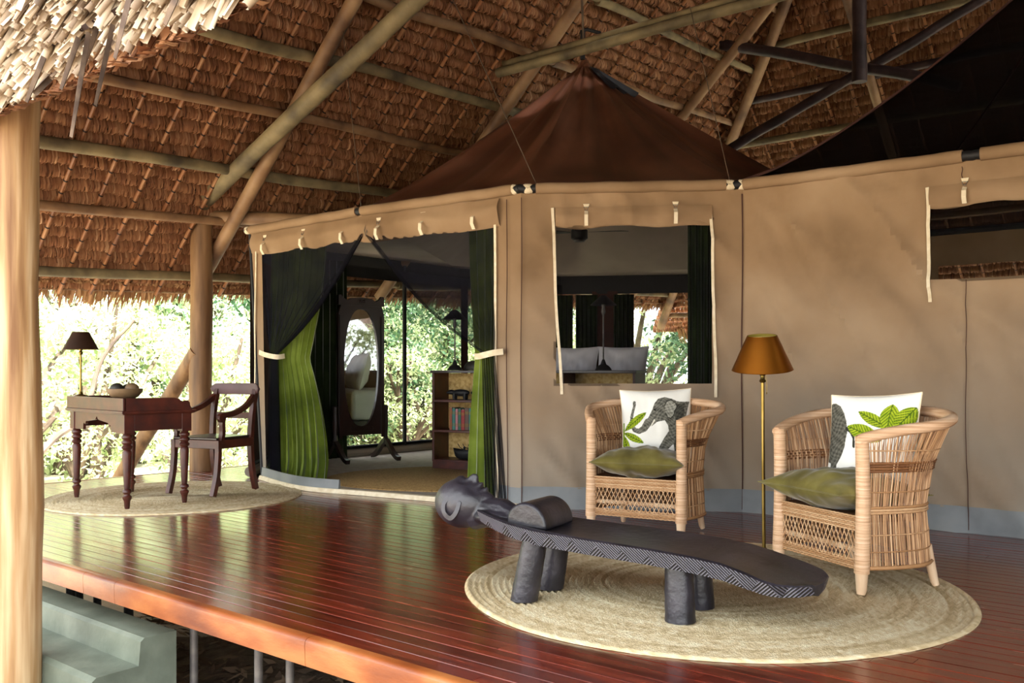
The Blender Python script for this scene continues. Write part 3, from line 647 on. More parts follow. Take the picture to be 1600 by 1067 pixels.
# roof: pyramid over the main corners
PK = Vector((.80, 10.3, 4.50))
RC = [P1, P2, P3_, Vector((3.35, 8.7, 0)), Vector((3.7, 10.6, 0)), Vector((2.9, 12.6, 0)), Vector((.9, 13.3, 0)), Vector((-.8, 12.3, 0))]
RC = [up_(p, EAV+.02) for p in RC]; NR = len(RC); SUBD = 12
def roof_ring(corners, sub):
    out = []
    for i in range(len(corners)):
        a, b = corners[i], corners[(i+1) % len(corners)]
        for k in range(sub): out.append(a.lerp(b, k/sub))
    return out
def tent_roof(corners, peak, sub, power, fold, rings=22, cap=.0, t0=.0, t1=1.0, off=0, only=None):
    ring = roof_ring(corners, sub); m_ = MB(); n = len(ring); V = []
    for j in range(rings+1):
        t = t0+(t1-t0)*j/rings; 
        for i, p in enumerate(ring):
            fr = (i % sub)/sub; sagm = math.sin(math.pi*fr); hz = (1-t); 
            q = p.lerp(peak, t); dz = (peak.z-p.z)*(t-(t**power)); rip = fold*(math.sin(i*1.25+.6*math.sin(i*.4))+.5*math.sin(i*2.1+1))*t*(1-t)*1.6
            V.append(Vector((q.x, q.y, q.z-dz-sagm*.20*math.sin(math.pi*t)*(1-t)+rip+off)))
    Fc = [(j*n+i, j*n+(i+1) % n, (j+1)*n+(i+1) % n, (j+1)*n+i) for j in range(rings) for i in range(n) if only is None or (i//sub) in only]; used = sorted({q for f in Fc for q in f}); mp_ = {q: k for k, q in enumerate(used)}; m_.add([V[q] for q in used], [tuple(mp_[q] for q in f) for f in Fc]); return m_
tent_roof(RC, PK, SUBD, 1.16, .085, t1=.985).build('tent_roof', 'tentroof', tent, world=True, fix=False, ang=80)
tent_roof(RC, PK, SUBD, 1.16, .02, t1=.96, off=-.06).build('roof_liner', 'liner', tent, world=True, fix=False, ang=80)
tent_roof(RC, PK, SUBD, 1.16, .085, rings=5, t0=.78, t1=.955, off=.02, only=(2,)).build('peak_band', 'peakcap', tent, world=True, fix=False, ang=80)
mb = MB(); mb.lathe([(.19, -.20), (.115, -.10), (.05, .0), (.03, .05), (.0, .05)], 16, PK); mb.build('peak_cap', 'tentroof', tent, world=True)
# flat outer ceiling between the pyramid and the rear-left walls
Q1 = Vector((-2.72, 10.75, 0)); Q2 = UV(-9.0, 9.6); Q3 = Vector((.75, 14.25, 0)); Q4 = Vector((2.9, 13.9, 0)); Q5 = Vector((4.3, 12.2, 0)); Q6 = Vector((4.5, 10.4, 0))
fl_ = [P0t, Q1, Q2, Q3, Q4, Q5, Q6, RC[3], RC[4], RC[5], RC[6], RC[7], RC[0]]
mb = MB(); mb.add([up_(p, EAV+.015) for p in fl_], [(0,1,2,11,12), (2,3,10,11), (3,4,9,10), (4,5,9), (5,6,8,9), (6,7,8)]); mb.build('side_ceiling', 'liner', tent, world=True, smooth=False)
# rear walls: dark header, low sill roll, black frames; openings between
def bar(a, b, r=.02, name='window_frame', mname='black'):
    m_ = MB(); m_.tube([a, Vector(a).lerp(Vector(b), .5), b], r, 8); m_.build(name, mname, tent, world=True)
def rear_wall(A, B, solid=()):
    A, B = Vector(A), Vector(B); L_ = (B-A).length
    m_ = MB(); panel(m_, A, B, A, B, 2.26, EAV+.02, sd=31, amp=.004); m_.build('dark_header', 'black', tent, world=True, fix=False)
    m_ = MB(); m_.tube([P_on(A, B, 0, .06), P_on(A, B, L_*.5, .055), P_on(A, B, L_, .06)], .055, 10); m_.build('sill_roll', 'canvas', tent, world=True)
    bar(P_on(A, B, 0, .13), P_on(A, B, L_, .13), .022)
    if not solid or solid[0][0] > .5 or solid[0][1] < .5:
        m_ = MB(); m_.add([P_on(A, B, s, z, .03) for s, z in ((0, .1), (L_, .1), (L_, 2.4), (0, 2.4))], [(0,1,2,3)]); m_.build('rear_mesh', 'rearmesh', tent, world=True)
    for s0, s1 in solid:
        m_ = MB(); panel(m_, P_on(A, B, s0, 0), P_on(A, B, s1, 0), P_on(A, B, s0, 0), P_on(A, B, s1, 0), 0, 2.3, sd=33, amp=.006); m_.build('rear_wall_panel', 'brownpanel', tent, world=True, fix=False)
bar(up_(P0b, 0), up_(P0t, EAV), .018, 'tent_pole'); 
rear_wall(P0t, Q1, ((0, 1.33),)); rear_wall(Q1, Q2); LQ = (Q2-Q1).length
bar(P_on(Q1, Q2, s_at(Q1, Q2, 632), .1), P_on(Q1, Q2, s_at(Q1, Q2, 632), 2.5), .028)
bar(P_on(Q1, Q2, s_at(Q1, Q2, 505), .1), P_on(Q1, Q2, s_at(Q1, Q2, 505), 2.5), .022)
rear_wall(Q2, Q3, ((0, .12),)); a = s_at(Q3, Q4, 925); b = s_at(Q3, Q4, 965); rear_wall(Q3, Q4, ((a, b),)); rear_wall(Q4, Q5); rear_wall(Q5, Q6, ((0, .9),))
# door threshold: white tape and grey groundsheet edge
sill = cat_rom([up_(P0b, .02), W_ := up_(Vector((-1.93, 8.48, 0)), .02), up_(P1b, .02), up_(Vector((-.55, 7.66, 0)), .02), up_(P2+dA*.02, .02)], 8)
mb = MB(); mb.sweep(sill, [(-.045,-.018),(.045,-.018),(.03,.02),(-.03,.02)], up=(0,0,1)); mb.build('threshold_tape', 'canvas_edge', tent, world=True)
mb = MB(); mb.sweep([p+Vector((0,0,.0)) for p in sill[:14]], [(-.02,-.02),(.02,-.02),(.008,.10),(-.008,.10)], up=(0,0,1)); mb.build('threshold_wall', 'mudband', tent, world=True)
# interior carpet
inner = sill[:-1]+[P2, P3_, RC[3], Q6, Q5, Q4, Q3, Q2, Q1]
mb = MB(); mb.add([up_(p, .012) for p in inner], [tuple(range(len(inner)))]); o = mb.build('carpet', 'carpet', smooth=False); tag(o, 'pale grey carpet covering the floor inside the tent', 'carpet')

# ---------------------------------------------------------------- annex tent (right)
C1 = P3_+(Vector((3.30, 5.96, 0))-P3_).normalized()*4.7; dC = (C1-P3_).normalized(); nC = Vector((-dC.y, dC.x, 0)); 
C2 = C1+nC*3.6; C3 = P3_+nC*3.6
annex = thing('annex_tent', 'tan canvas tent wall with black mesh pointed roof at the right', 'tent', tuple(P3_+dC*2.2+nC*1.8))
s0 = s_at(P3_, C1, 1452); WC = (s0, 4.0, 1.70, 2.20)
mb = MB(); panel(mb, P3_, C1, P3_, C1, MUD, EAV, [WC], sd=41, amp=.045, step=.035); mb.build('wall_panel', 'canvas', annex, world=True, fix=False)
mb = MB(); panel(mb, P3_, C1, P3_, C1, 0, MUD+.012, sd=41, amp=.045); o = mb.build('mud_band', 'mudband', annex, world=True, fix=False); o.location -= nC*.008
sleeve(P3_, C1, .02, 1.55, parent=annex); sleeve(P3_, C1, 1.66, 4.6, parent=annex); sleeve(P3_, C1, 1.5, 1.7, .034, 'black', 'eave_pipe', annex); sleeve(P3_, C1, -.03, .06, .035, 'black', 'eave_pipe', annex)
flap(P3_, C1, s0, 4.0, 2.335, 2.19, 14, 'rolled_window_flap', sag=.02, parent=annex, th=.028)
strip(P3_, C1, s0-.012, 2.33, s0+.005, 1.55, parent=annex); s1 = s_at(P3_, C1, 1509); strip(P3_, C1, s1, 1.69, s1+.01, .02, w=.002, name='seam', mname='brownpanel', parent=annex)
strip(P3_, C1, s1-.02, 2.44, s1-.02, 2.34, w=.002, name='seam', mname='brownpanel', parent=annex)
strap(P3_, C1, s_at(P3_, C1, 1508), 2.31, annex, 1.1)
mb = MB(); mb.add([P_on(P3_, C1, s, z, -.02) for s, z in ((WC[0]-.02, WC[2]-.02), (WC[1], WC[2]-.02), (WC[1], WC[3]+.06), (WC[0]-.02, WC[3]+.06))], [(0,1,2,3)]); mb.build('window_mesh', 'windowmesh', annex, world=True)
for A, B, hl in ((C1, C2, []), (C2, C3, [(.6, 4.1, 1.1, 2.17)])):
    mb = MB(); panel(mb, A, B, A, B, 0, EAV, hl, sd=51, step=.15); mb.build('wall_panel', 'canvas', annex, world=True, fix=False)
for A, B in ((C1, C2), (C2, C3), (C3, P3_)): 
    mb = MB(); mb.tube([up_(A, EAV), up_(A.lerp(B, .5), EAV), up_(B, EAV)], .035, 8); mb.build('eave_pipe', 'black', annex, world=True)
PK2 = Vector((P3_.x, P3_.y, 0))+dC*2.35+nC*1.8; PK2.z = 4.75
tent_roof([up_(p, EAV+.02) for p in (P3_, C1, C2, C3)], PK2, 14, 1.3, .03).build('mesh_roof', 'roofmesh', annex, world=True, fix=False, ang=80)
for c in (P3_, C1, C2, C3):
    mb = MB(); mb.tube([up_(c, EAV+.02).lerp(PK2, t)-Vector((0, 0, (PK2.z-EAV)*(t-t**1.3)-.004)) for t in [i/12 for i in range(13)]], .012, 6); mb.build('roof_seam', 'brownpanel', annex, world=True)

# ---------------------------------------------------------------- guy lines hanging from the roof
def line(a, b, r, label, sag=0):
    a, b = Vector(a), Vector(b); m_ = MB(); m_.tube([a.lerp(b, i/8)-Vector((0,0,sag*math.sin(math.pi*i/8))) for i in range(9)], r, 6)
    t = thing('guy_line', label, 'rope', tuple(b), 0, 'lines that hang the tents from the roof'); m_.build('cord', 'rope', t, world=True)
def RAY(x, y, Z): return Vector(((x-800)/F_PX*Z, Z, EYE+(HOR-y)/F_PX*Z))
line(RAY(700, -18, 8.3), P_on(P2, P3_, .12, EAV+.03), .004, 'thin cord hanging down to the middle corner of the tent eave')
line(RAY(533, 20, 8.9), P_on(P0t, P1, L1, EAV+.03), .0035, 'thin cord hanging down to the doorway side of the tent eave')
line(RAY(1078, 10, 8.0), P_on(P2, P3_, BL-.1, EAV+.03), .0035, 'thin cord down to the eave corner where the two tents meet')
line(RAY(908, -30, 9.9), PK+Vector((0,-.02,.04)), .012, 'thick cord holding up the peak of the brown tent roof')
mb = MB(); mb.tube([(0,0,-.1),(0,0,.22)], .028, 8); mb.tube([(0,0,.22),(.05,0,.23),(.2,0,.19)], .02, 8); hk = thing('hanging_bracket', 'dark metal bracket clamping the tent peak to the double beam', 'bracket', tuple(PK+Vector((-.02,-.06,.12)))); mb.build('hook', 'black', hk)
# ================================================================ curtains and nets
def curtain(path, ztop, zbot, pleats, amp, name, mname, label, cat='curtain', tie=None, nz=40, flare=.0, group=None, ns=None, puddle=.0):
    """path: plan polyline (floor points).  tie=(z, (x,y), width): gathered there"""
    pts = cat_rom([Vector((p[0], p[1], 0)) for p in path], 8); cum = [0]
    for a, b in zip(pts, pts[1:]): cum.append(cum[-1]+(b-a).length)
    def at(s):
        s *= cum[-1]; k = max(0, min(len(cum)-2, int(np.searchsorted(cum, s)-1))); t = (s-cum[k])/max(1e-6, cum[k+1]-cum[k]); return pts[k].lerp(pts[k+1], t), (pts[k+1]-pts[k]).normalized()
    nu = ns or pleats*8; m_ = MB()
    def fn(a, b):
        z = ztop+(zbot-ztop)*b; p, d = at(a); n = Vector((d.y, -d.x, 0)); 
        ph = a*pleats*2*math.pi+.8*mnoise.noise(Vector((a*4, b*1.2, pleats))); am = amp*(.55+.45*b)*(1+.5*mnoise.noise(Vector((a*9, b*2, 3))))
        if tie:
            tz, tp, tw = tie; k = abs(z-tz)/(ztop-tz if z > tz else tz-zbot+1e-6); g = (1-min(1, k))**(1.5 if z > tz else 2.2)
            c = Vector((tp[0], tp[1], 0)); q = c+d*(a-.5)*tw; p = p.lerp(q, g); am *= (1-.6*g)
        p = p+n*am*math.sin(ph)+d*am*.35*math.sin(2*ph)+n*flare*b*b
        if puddle and b > .93: p = p+n*puddle*(b-.93)/.07*(.6+.4*math.sin(ph*.5))
        return Vector((p.x, p.y, z))
    m_.grid(fn, nu, nz)
    b0 = at(.5)[0]; t = thing(name, label, cat, (b0.x, b0.y, zbot), 0, group); m_.build('cloth', mname, t, world=True, fix=False, ang=80); return t
curtain([(-2.40, 9.33), (-2.22, 9.22), (-1.98, 9.06), (-1.80, 8.98)], 2.3, .03, 9, .07, 'curtain', 'velvet_green', 'bright green velvet curtain tied at the left of the tent doorway', tie=(1.2, (-2.22, 9.22), .50), puddle=.05)
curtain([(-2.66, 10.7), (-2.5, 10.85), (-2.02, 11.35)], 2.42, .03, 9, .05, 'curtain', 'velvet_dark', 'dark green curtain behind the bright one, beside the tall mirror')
curtain([(-.36, 7.72), (-.24, 7.62), (-.08, 7.50)], 2.3, .03, 4, .03, 'curtain', 'velvet_green', 'narrow green velvet curtain at the right side of the tent doorway', tie=(1.2, (-.22, 7.6), .22))
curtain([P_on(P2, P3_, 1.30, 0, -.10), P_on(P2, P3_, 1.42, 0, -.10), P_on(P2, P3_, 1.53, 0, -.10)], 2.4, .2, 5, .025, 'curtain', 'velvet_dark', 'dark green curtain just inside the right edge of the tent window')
for (xa, xb, lb) in ((862, 896, 'dark curtain at far left seen through the tent window'), (900, 934, 'dark curtain behind the bedside lamp seen through the tent window'), (959, 991, 'dark curtain right of the brown wall strip seen through the tent window')):
    A = P_on(Q3, Q4, s_at(Q3, Q4, xa), 0, .08) if xa > 870 else P_on(Q3, Q4, s_at(Q3, Q4, xa), 0, .10); B = P_on(Q3, Q4, s_at(Q3, Q4, xb), 0, .08)
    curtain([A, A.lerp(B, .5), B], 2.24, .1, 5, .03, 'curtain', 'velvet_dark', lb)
def net(Hs, T, tw, zt, name, label, sag, floor_pts, folds):
    """mosquito net hung from a header line Hs (list of points) gathered to T, then falling to floor_pts"""
    t = thing(name, label, 'net curtain', (floor_pts[0].x, floor_pts[0].y, .02)); H = cat_rom(Hs, 10); nH = len(H)-1; m_ = MB()
    d = (H[-1]-H[0]); d.z = 0; d.normalize(); n = Vector((d.y, -d.x, 0))
    def fn(a, b):
        k = a*nH; i = min(int(k), nH-1); h = H[i].lerp(H[i+1], k-i); tt = T+d*(a-.5)*tw; e = b**1.0
        p = h.lerp(tt, e); fold = .028*math.sin(a*folds*2*math.pi+2*b)*(math.sin(math.pi*min(1, b*.8+.2)))*(.4+.6*b)
        p = p+n*fold; p.z -= sag*math.sin(math.pi*b)*a; return p+n*.0
    m_.grid(fn, 90, 26); m_.build('upper_net', 'net', t, world=True, fix=False, ang=80)
    m_ = MB()
    def fn2(a, b):
        tt = T+d*(a-.5)*tw; f = floor_pts[0].lerp(floor_pts[1], a); p = tt.lerp(f, b); return p+n*(.022*math.sin(a*6*2*math.pi+b*3)*(.5+.5*b))
    m_.grid(fn2, 40, 16); m_.build('fallen_net', 'net', t, world=True, fix=False, ang=80)
    m_ = MB(); 
    # second layer of the gathered hem
    def fn3(a, b):
        h = H[-1]; hh = h-d*.05*(a) if True else h; tt = T+d*(.5*tw-.035*a); p = hh.lerp(tt, b); p.z -= sag*math.sin(math.pi*b); return p+n*(.012*math.sin(a*6+b*9))+n*.012
    m_.grid(fn3, 6, 26); m_.build('net_hem', 'net', t, world=True, fix=False, ang=80)
    m_ = MB(); m_.tube([T+d*(tw*.62*math.cos(a))+n*(.06*math.sin(a)) for a in [i/16*2*math.pi for i in range(16)]], .001, 6, closed=True) if False else None
    return t, d, n
ap = P_on(P1, P2, s_at(P1, P2, 573), 2.30, .03)
netL, dl, nl_ = net([P_on(P0t, P1, .12, 2.34, -.02), P_on(P0t, P1, .8, 2.31, .0), P_on(P0t, P1, L1-.1, 2.29, .0), ap], Vector((-2.36, 9.2, 1.24)), .13, 0, 'mosquito_net', 'black mosquito net swept and tied to the left side of the doorway', .10, [Vector((-2.44, 9.26, .04)), Vector((-2.27, 9.12, .04))], 13)
netR, dr, nr_ = net([P_on(P1, P2, L2-.25, 2.28, -.02), P_on(P1, P2, 1.0, 2.28, .0), P_on(P1, P2, .5, 2.29, .0), ap], Vector((-.19, 7.42, 1.22)), .12, 0, 'mosquito_net', 'black mosquito net swept and tied to the right side of the doorway', .10, [Vector((-.04, 7.36, .03)), Vector((-.22, 7.46, .03))], 13)
def tieback(pts, label):
    t = thing('tieback_strap', label, 'strap', tuple(Vector(pts[0]))); m_ = MB(); m_.sweep(cat_rom(pts, 6), [(-.022,-.003),(.022,-.003),(.022,.003),(-.022,.003)], up=(0,0,1)) if False else m_.sweep(cat_rom(pts, 6), [(-.003,-.024),(.003,-.024),(.003,.024),(-.003,.024)], up=(0,0,1)); m_.build('band', 'canvas_edge', t, world=True)
tieback([(-2.52, 9.25, 1.27), (-2.42, 9.13, 1.24), (-2.30, 9.08, 1.22), (-2.24, 9.14, 1.23)], 'cream canvas tieback around the left net')
tieback([(-.07, 7.33, 1.235), (-.15, 7.33, 1.225), (-.26, 7.40, 1.20), (-.30, 7.48, 1.20)], 'cream canvas tieback around the right net')
mb = MB(); mb.tube([(0,0,.05),(.01,0,.0),(0,0,-.05),(-.012,0,0)], .004, 6, closed=True); t = thing('door_hook', 'small metal hook where the two nets meet at the door header', 'hook', tuple(ap+Vector((.02,-.05,.02)))); mb.build('hook', 'pipe', t)

# ================================================================ round jute rugs
def round_rug(name, loc, R_, rings, label, h=.012, edge=None, mname='jute'):
    t = thing(name, label, 'rug', loc); m_ = MB(); n = 300; V = []; T_ = []; prof = []
    for k in range(rings):
        r0 = R_*k/rings; r1 = R_*(k+1)/rings; 
        for f, z in ((.0, -.005), (.5, .0085)): prof.append((r0+(r1-r0)*f, h-.006+z, k))
    prof.append((R_, h-.006, rings)); prof.append((R_+.003, .0, rings))
    rr = np.random.default_rng(int(R_*100)); tone = np.clip(rr.normal(.55, .16, rings+1), 0, 1)
    for j, (r, z, k) in enumerate(prof):
        for i in range(n):
            a = 2*math.pi*i/n; wob = .006*math.sin(3*a+1)+.004*math.sin(7*a); rq = max(.001, r)*(1+wob/R_) if r > .02 else r
            V.append((rq*math.cos(a), rq*math.sin(a), z+(.0012*((i+k) % 2) if 0 < j < len(prof)-1 else 0)))
            T_.append(min(1, max(0, tone[k]+rr.normal(0, .2)+.12*mnoise.noise(Vector((r*2*math.cos(a), r*2*math.sin(a), 1))))))
    Fq = [(j*n+i, j*n+(i+1) % n, (j+1)*n+(i+1) % n, (j+1)*n+i) for j in range(len(prof)-1) for i in range(n)]
    o = np_obj('braid', V, Fq, mname, t, T_, smooth=True); return t
round_rug('round_rug', (.985, 4.66, .001), 1.225, 40, 'large round braided jute rug under the carved bench and wicker chairs')
round_rug('round_rug', (-2.90, 7.98, .001), 1.055, 34, 'smaller round jute rug under the writing desk and its chair')
mb = MB(); mb.lathe([(0, .028), (1.5, .028), (1.52, .02), (1.52, .012)], 64); t = thing('tent_rug', 'round brown jute rug inside the tent doorway', 'rug', (-.45, 9.25, 0))
# clipped to the tent floor by a flattened circle
V_ = []
for i, v in enumerate(mb.v): V_.append((v[0]*.92, v[1]*.70, v[2]))
mb.v = V_; mb.build('weave', 'jute_dark', t)

# ================================================================ writing desk
dk = thing('writing_desk', 'dark mahogany writing desk with turned legs and raised gallery', 'desk', (-3.17, 7.69, .015), math.atan2(.689, -.725))   # local x = e1 (towards far left), local y = right-hand... 
LX, LY = 1.06, .56; HT = .757
prof = [(.017,0),(.021,.02),(.024,.06),(.033,.08),(.035,.095),(.022,.108),(.022,.115),(.036,.13),(.033,.145),(.021,.155),(.024,.17),(.031,.30),(.036,.42),(.034,.445),(.026,.455),(.039,.468),(.041,.48),(.027,.495),(.041,.508),(.042,.52),(.028,.535),(.041,.548),(.041,.562),(.03,.574),(.036,.585)]
lg = MB(); lg.lathe(prof, 20); leg0 = None
for sx in (-1, 1):
    for sy in (-1, 1):
        if leg0 is None: leg0 = lg.build('leg', 'mahogany', dk, ang=50); q = leg0
        else: q = copy_part(leg0, dk)
        q.location = (sx*(LX/2-.045), sy*(LY/2-.045), 0)
mb = MB()
for sx in (-1, 1):
    for sy in (-1, 1): mb = MB(); mb.box((sx*(LX/2-.045), sy*(LY/2-.045), .66), (.082, .082, .155)); mb.build('corner_block', 'mahogany', dk, smooth=False, bev=.003)
YN = 1      # local +y or -y side that faces the camera-left (kneehole side)
def scallop():
    w = LX/2-.086; P = [(-w, .585), (-w, .735), (w, .735), (w, .585), (.27, .585), (.265, .63), (.25, .645), (.24, .63), (.225, .632), (.215, .655), (.17, .66), (.09, .668), (.03, .675), (.012, .69), (0, .703), (-.012, .69), (-.03, .675), (-.09, .668), (-.17, .66), (-.215, .655), (-.225, .632), (-.24, .63), (-.25, .645), (-.265, .63), (-.27, .585)]
    return P[::-1]
def loc2w(t, p): return XF[t.name] @ Vector(p)
ex, ey, ez = (1,0,0), (0,0,1), (0,-1,0)
mb = MB(); mb.prism(scallop(), (0, LY/2-.012, 0), ex, ey, ez, .022); mb.build('kneehole_apron', 'mahogany', dk, smooth=False)
mb = MB(); mb.box((0, -LY/2+.02, .675), (LX-.17, .02, .12)); mb.build('drawer_apron', 'mahogany', dk, smooth=False, bev=.002)
for sx in (-1, 1):
    mb = MB(); mb.box((sx*(LX/2-.016), 0, .668), (.02, LY-.17, .135)); mb.build('side_apron', 'mahogany', dk, smooth=False, bev=.002)
mb = MB(); mb.box((0, 0, .747), (LX+.05, LY+.05, .02)); mb.box((0, 0, .735), (LX+.03, LY+.03, .012)); mb.build('desk_top', 'mahogany', dk, smooth=False, bev=.004)
mb = MB(); mb.prism([(-.25,.757),(.262,.757),(.262,.843),(.18,.843),(-.25,.80)], (-LX/2+.015,0,0), (0,1,0), (0,0,1), (1,0,0), LX-.03); mb.build('writing_slope', 'mahogany', dk, smooth=False, bev=.003)
mb = MB(); mb.box((0, LY/2+.005, .807), (LX+.03, .018, .1)); mb.build('gallery_back', 'mahogany', dk, smooth=False, bev=.003)
gp = [(-.27, .757), (.27, .757), (.27, .857), (-.02, .857), (-.12, .855), (-.16, .845), (-.175, .83), (-.19, .822), (-.20, .826), (-.215, .832), (-.235, .83), (-.25, .815), (-.255, .79)]
for sx in (-1, 1):
    mb = MB(); mb.prism(gp, (sx*(LX/2+.005)-.009, 0, 0), (0,1,0), (0,0,1), (1,0,0), .018); mb.build('gallery_side', 'mahogany', dk, smooth=False)
def loc2w(t, p): return XF[t.name] @ Vector(p)
# desk lamp
p = loc2w(dk, (.43, .20, .7575)); p = Vector((-3.655, 7.865, dk.location.z+.8435))
lp = thing('desk_lamp', 'slim brass table lamp with dark conical shade on the writing desk', 'lamp', tuple(p))
mb = MB(); mb.lathe([(.0,0),(.065,0),(.065,.012),(.05,.02),(.02,.028),(.012,.05),(0,.05)], 24); mb.build('base', 'brass', lp)
mb = MB(); mb.tube([(0,0,.04),(0,0,.25),(0,0,.41)], .0085, 10); mb.lathe([(.010,.36),(.016,.37),(.018,.382),(.010,.392),(.014,.40),(.016,.415),(.009,.425)], 14); mb.build('stem', 'brass', lp)
mb = MB(); mb.lathe([(.142,.405),(.066,.555)], 32, cap=False); mb.lathe([(.063,.554),(.139,.406)], 32, cap=False, m=1); mb.lathe([(.142,.405),(.139,.406)], 32, cap=False); mb.lathe([(.066,.555),(.063,.554)], 32, cap=False); shd = mb.build('lamp_shade', ['shade_dark', 'shade_in'], lp, fix=False)
mb = MB(); mb.tube([(-.066,0,.54),(0,0,.55),(.066,0,.54)], .002, 5); mb.tube([(0,-.066,.54),(0,0,.55),(0,.066,.54)], .002, 5); mb.tube([(0,0,.42),(0,0,.55)], .003, 6); mb.build('shade_ring', 'brass', shd)
# bowl with stone balls
zt = dk.location.z+.8435; bp = loc2w(dk, (-.25, .15, .845)); bp = Vector((bp.x, bp.y, zt))
bw = thing('wooden_bowl', 'shallow brown clay bowl on the writing desk', 'bowl', tuple(bp)); mb = MB(); mb.lathe([(0,0),(.07,0),(.105,.022),(.132,.055),(.138,.082),(.128,.084),(.118,.055),(.085,.028),(0,.018)], 32); mb.build('vessel', 'bowlclay', bw)
for q, r, mm, lb in (((-.058,-.01,.075), .056, 'ballstone', 'dark round ball in the desk bowl, left one'), ((.058,.0,.075), .056, 'bowlclay', 'mottled brown ball in the desk bowl, right one'), ((0,.055,.072), .05, 'ballstone', 'dark ball at the back of the desk bowl')):
    mb = MB(); mb.ell((0,0,0), (r, r, r*.97)); o = mb.build('ornament_ball', mm); o.location = bp+Vector(q); tag(o, lb, 'ball', 'balls in the desk bowl')
# small dark tray beside the bowl
# ================================================================ desk armchair
ch = thing('desk_chair', 'dark wooden open armchair with curved arms behind the writing desk', 'chair', (-2.645, 8.25, .015), math.atan2(-.42, -.9)+math.pi/2+math.pi-math.pi)
# local: front = -y.  facing direction (-.42,-.9)
ch.rotation_euler = (0, 0, math.atan2(-.9, -.42)+math.pi/2); XF[ch.name] = Matrix.Translation(ch.location) @ Matrix.Rotation(ch.rotation_euler.z, 4, 'Z')
SQ = lambda w, h: [(-w/2,-h/2),(w/2,-h/2),(w/2,h/2),(-w/2,h/2)]
for s in (-1, 1):
    mb = MB(); mb.sweep(cat_rom([(s*.25,-.29,0),(s*.25,-.245,.16),(s*.25,-.225,.33),(s*.25,-.225,.47)], 6), SQ(.042,.042), up=(1,0,0)); mb.build('leg', 'mahogany', ch, ang=40)
    mb = MB(); mb.sweep(cat_rom([(s*.215,.29,0),(s*.22,.235,.2),(s*.22,.215,.45),(s*.225,.235,.7),(s*.225,.28,.9)], 6), SQ(.04,.045), up=(1,0,0)); mb.build('rear_leg', 'mahogany', ch, ang=40)
    arm = cat_rom([(s*.225,.25,.84),(s*.25,.12,.755),(s*.272,-.04,.705),(s*.28,-.16,.69),(s*.28,-.215,.685),(s*.278,-.235,.665),(s*.276,-.215,.645)], 6)
    mb = MB(); mb.sweep(arm, SQ(.046,.034), up=(1,0,0)); mb.build('arm', 'mahogany', ch, ang=40)
    mb = MB(); mb.sweep(cat_rom([(s*.252,-.20,.45),(s*.258,-.185,.53),(s*.27,-.20,.62),(s*.276,-.195,.68)], 6), SQ(.038,.04), up=(1,0,0)); mb.build('arm_support', 'mahogany', ch, ang=40)
mb = MB(); mb.box((0,-.22,.435), (.50,.04,.075)); mb.box((0,.215,.435), (.42,.035,.075))
for s in (-1, 1): mb.box((s*.24,0,.435), (.035,.43,.075))
mb.build('seat_rail', 'mahogany', ch, smooth=False, bev=.004)
mb = MB(); mb.prism([(-.245,-.24),(.245,-.24),(.22,.21),(-.22,.21)], (0,0,.472), (1,0,0), (0,1,0), (0,0,1), .022); mb.build('seat', 'darkwood', ch, smooth=False, bev=.006)
mb = MB(); cr = [(-.235,.86),(-.245,.885),(-.235,.935),(-.21,.95),(.21,.95),(.235,.935),(.245,.885),(.235,.86),(.2,.845),(-.2,.845)]; 
n_ = 20
def crest(a, b):
    x = (a-.5)*.56; ph = b*2*math.pi; hz = .052*(1-.25*max(0, (abs(x)/.28))**8); y = .285-.045*(1-(x/.28)**2)*-1*.5; e = (1-min(1, max(0, abs(x)-.225)/.055)**2)**.5
    return Vector((x, .262+.045*(1-(x/.28)**2)+.016*math.cos(ph), .905+hz*e*max(-1, min(1, 1.35*math.sin(ph)))))
mb.grid(crest, 28, 16, wrap=False); mb.build('crest_rail', 'crest_sheen', ch, ang=50)
mb = MB(); mb.box((0,.24,.665), (.41,.022,.055)); mb.build('back_rail', 'mahogany', ch, smooth=False, bev=.004)

# ================================================================ carved bench
BD = Vector((.873, -.487, 0)); BO = Vector((-.10, 4.566, 0)); rzb = math.atan2(BD.y, BD.x)
bn = thing('carved_bench', 'long dark carved wooden bench with a reclining head at one end', 'bench', (BO.x, BO.y, .0165), rzb)
XA = [0,.08,.2,.35,.6,.9,1.1,1.22,1.32,1.42,1.48,1.53,1.555]; ZT = [.395,.378,.355,.338,.324,.31,.295,.28,.255,.225,.208,.195,.19]; HW = [.14,.17,.20,.222,.235,.248,.252,.252,.248,.235,.205,.14,.06]; TH = [.055,.062,.068,.07,.07,.07,.07,.07,.068,.06,.052,.045,.04]
mb = MB(); NS = 64; ringn = 10
def bsec(a):
    zt, hw, th = interp(a, XA, ZT), interp(a, XA, HW), interp(a, XA, TH); dish = .012*min(1, hw/.2)
    ys = [(-hw, zt), (-hw*.94, zt+.006), (-hw*.5, zt-dish*.7), (0, zt-dish), (hw*.5, zt-dish*.7), (hw*.94, zt+.006), (hw, zt), (hw-.035, zt-th), (0, zt-th*1.25), (-hw+.035, zt-th)]
    k = min(1, max(0, (a-1.15)/.35)); return [(a+.30*y*k*k, y, z) for y, z in ys]
V = []; 
for i in range(NS+1): V += bsec(1.555*i/NS)
Fc = [(i*ringn+k, i*ringn+(k+1) % ringn, (i+1)*ringn+(k+1) % ringn, (i+1)*ringn+k) for i in range(NS) for k in range(ringn)]+[tuple(range(ringn-1,-1,-1)), tuple(NS*ringn+k for k in range(ringn))]
mb.add(V, Fc); mb.m = [0]*len(Fc)
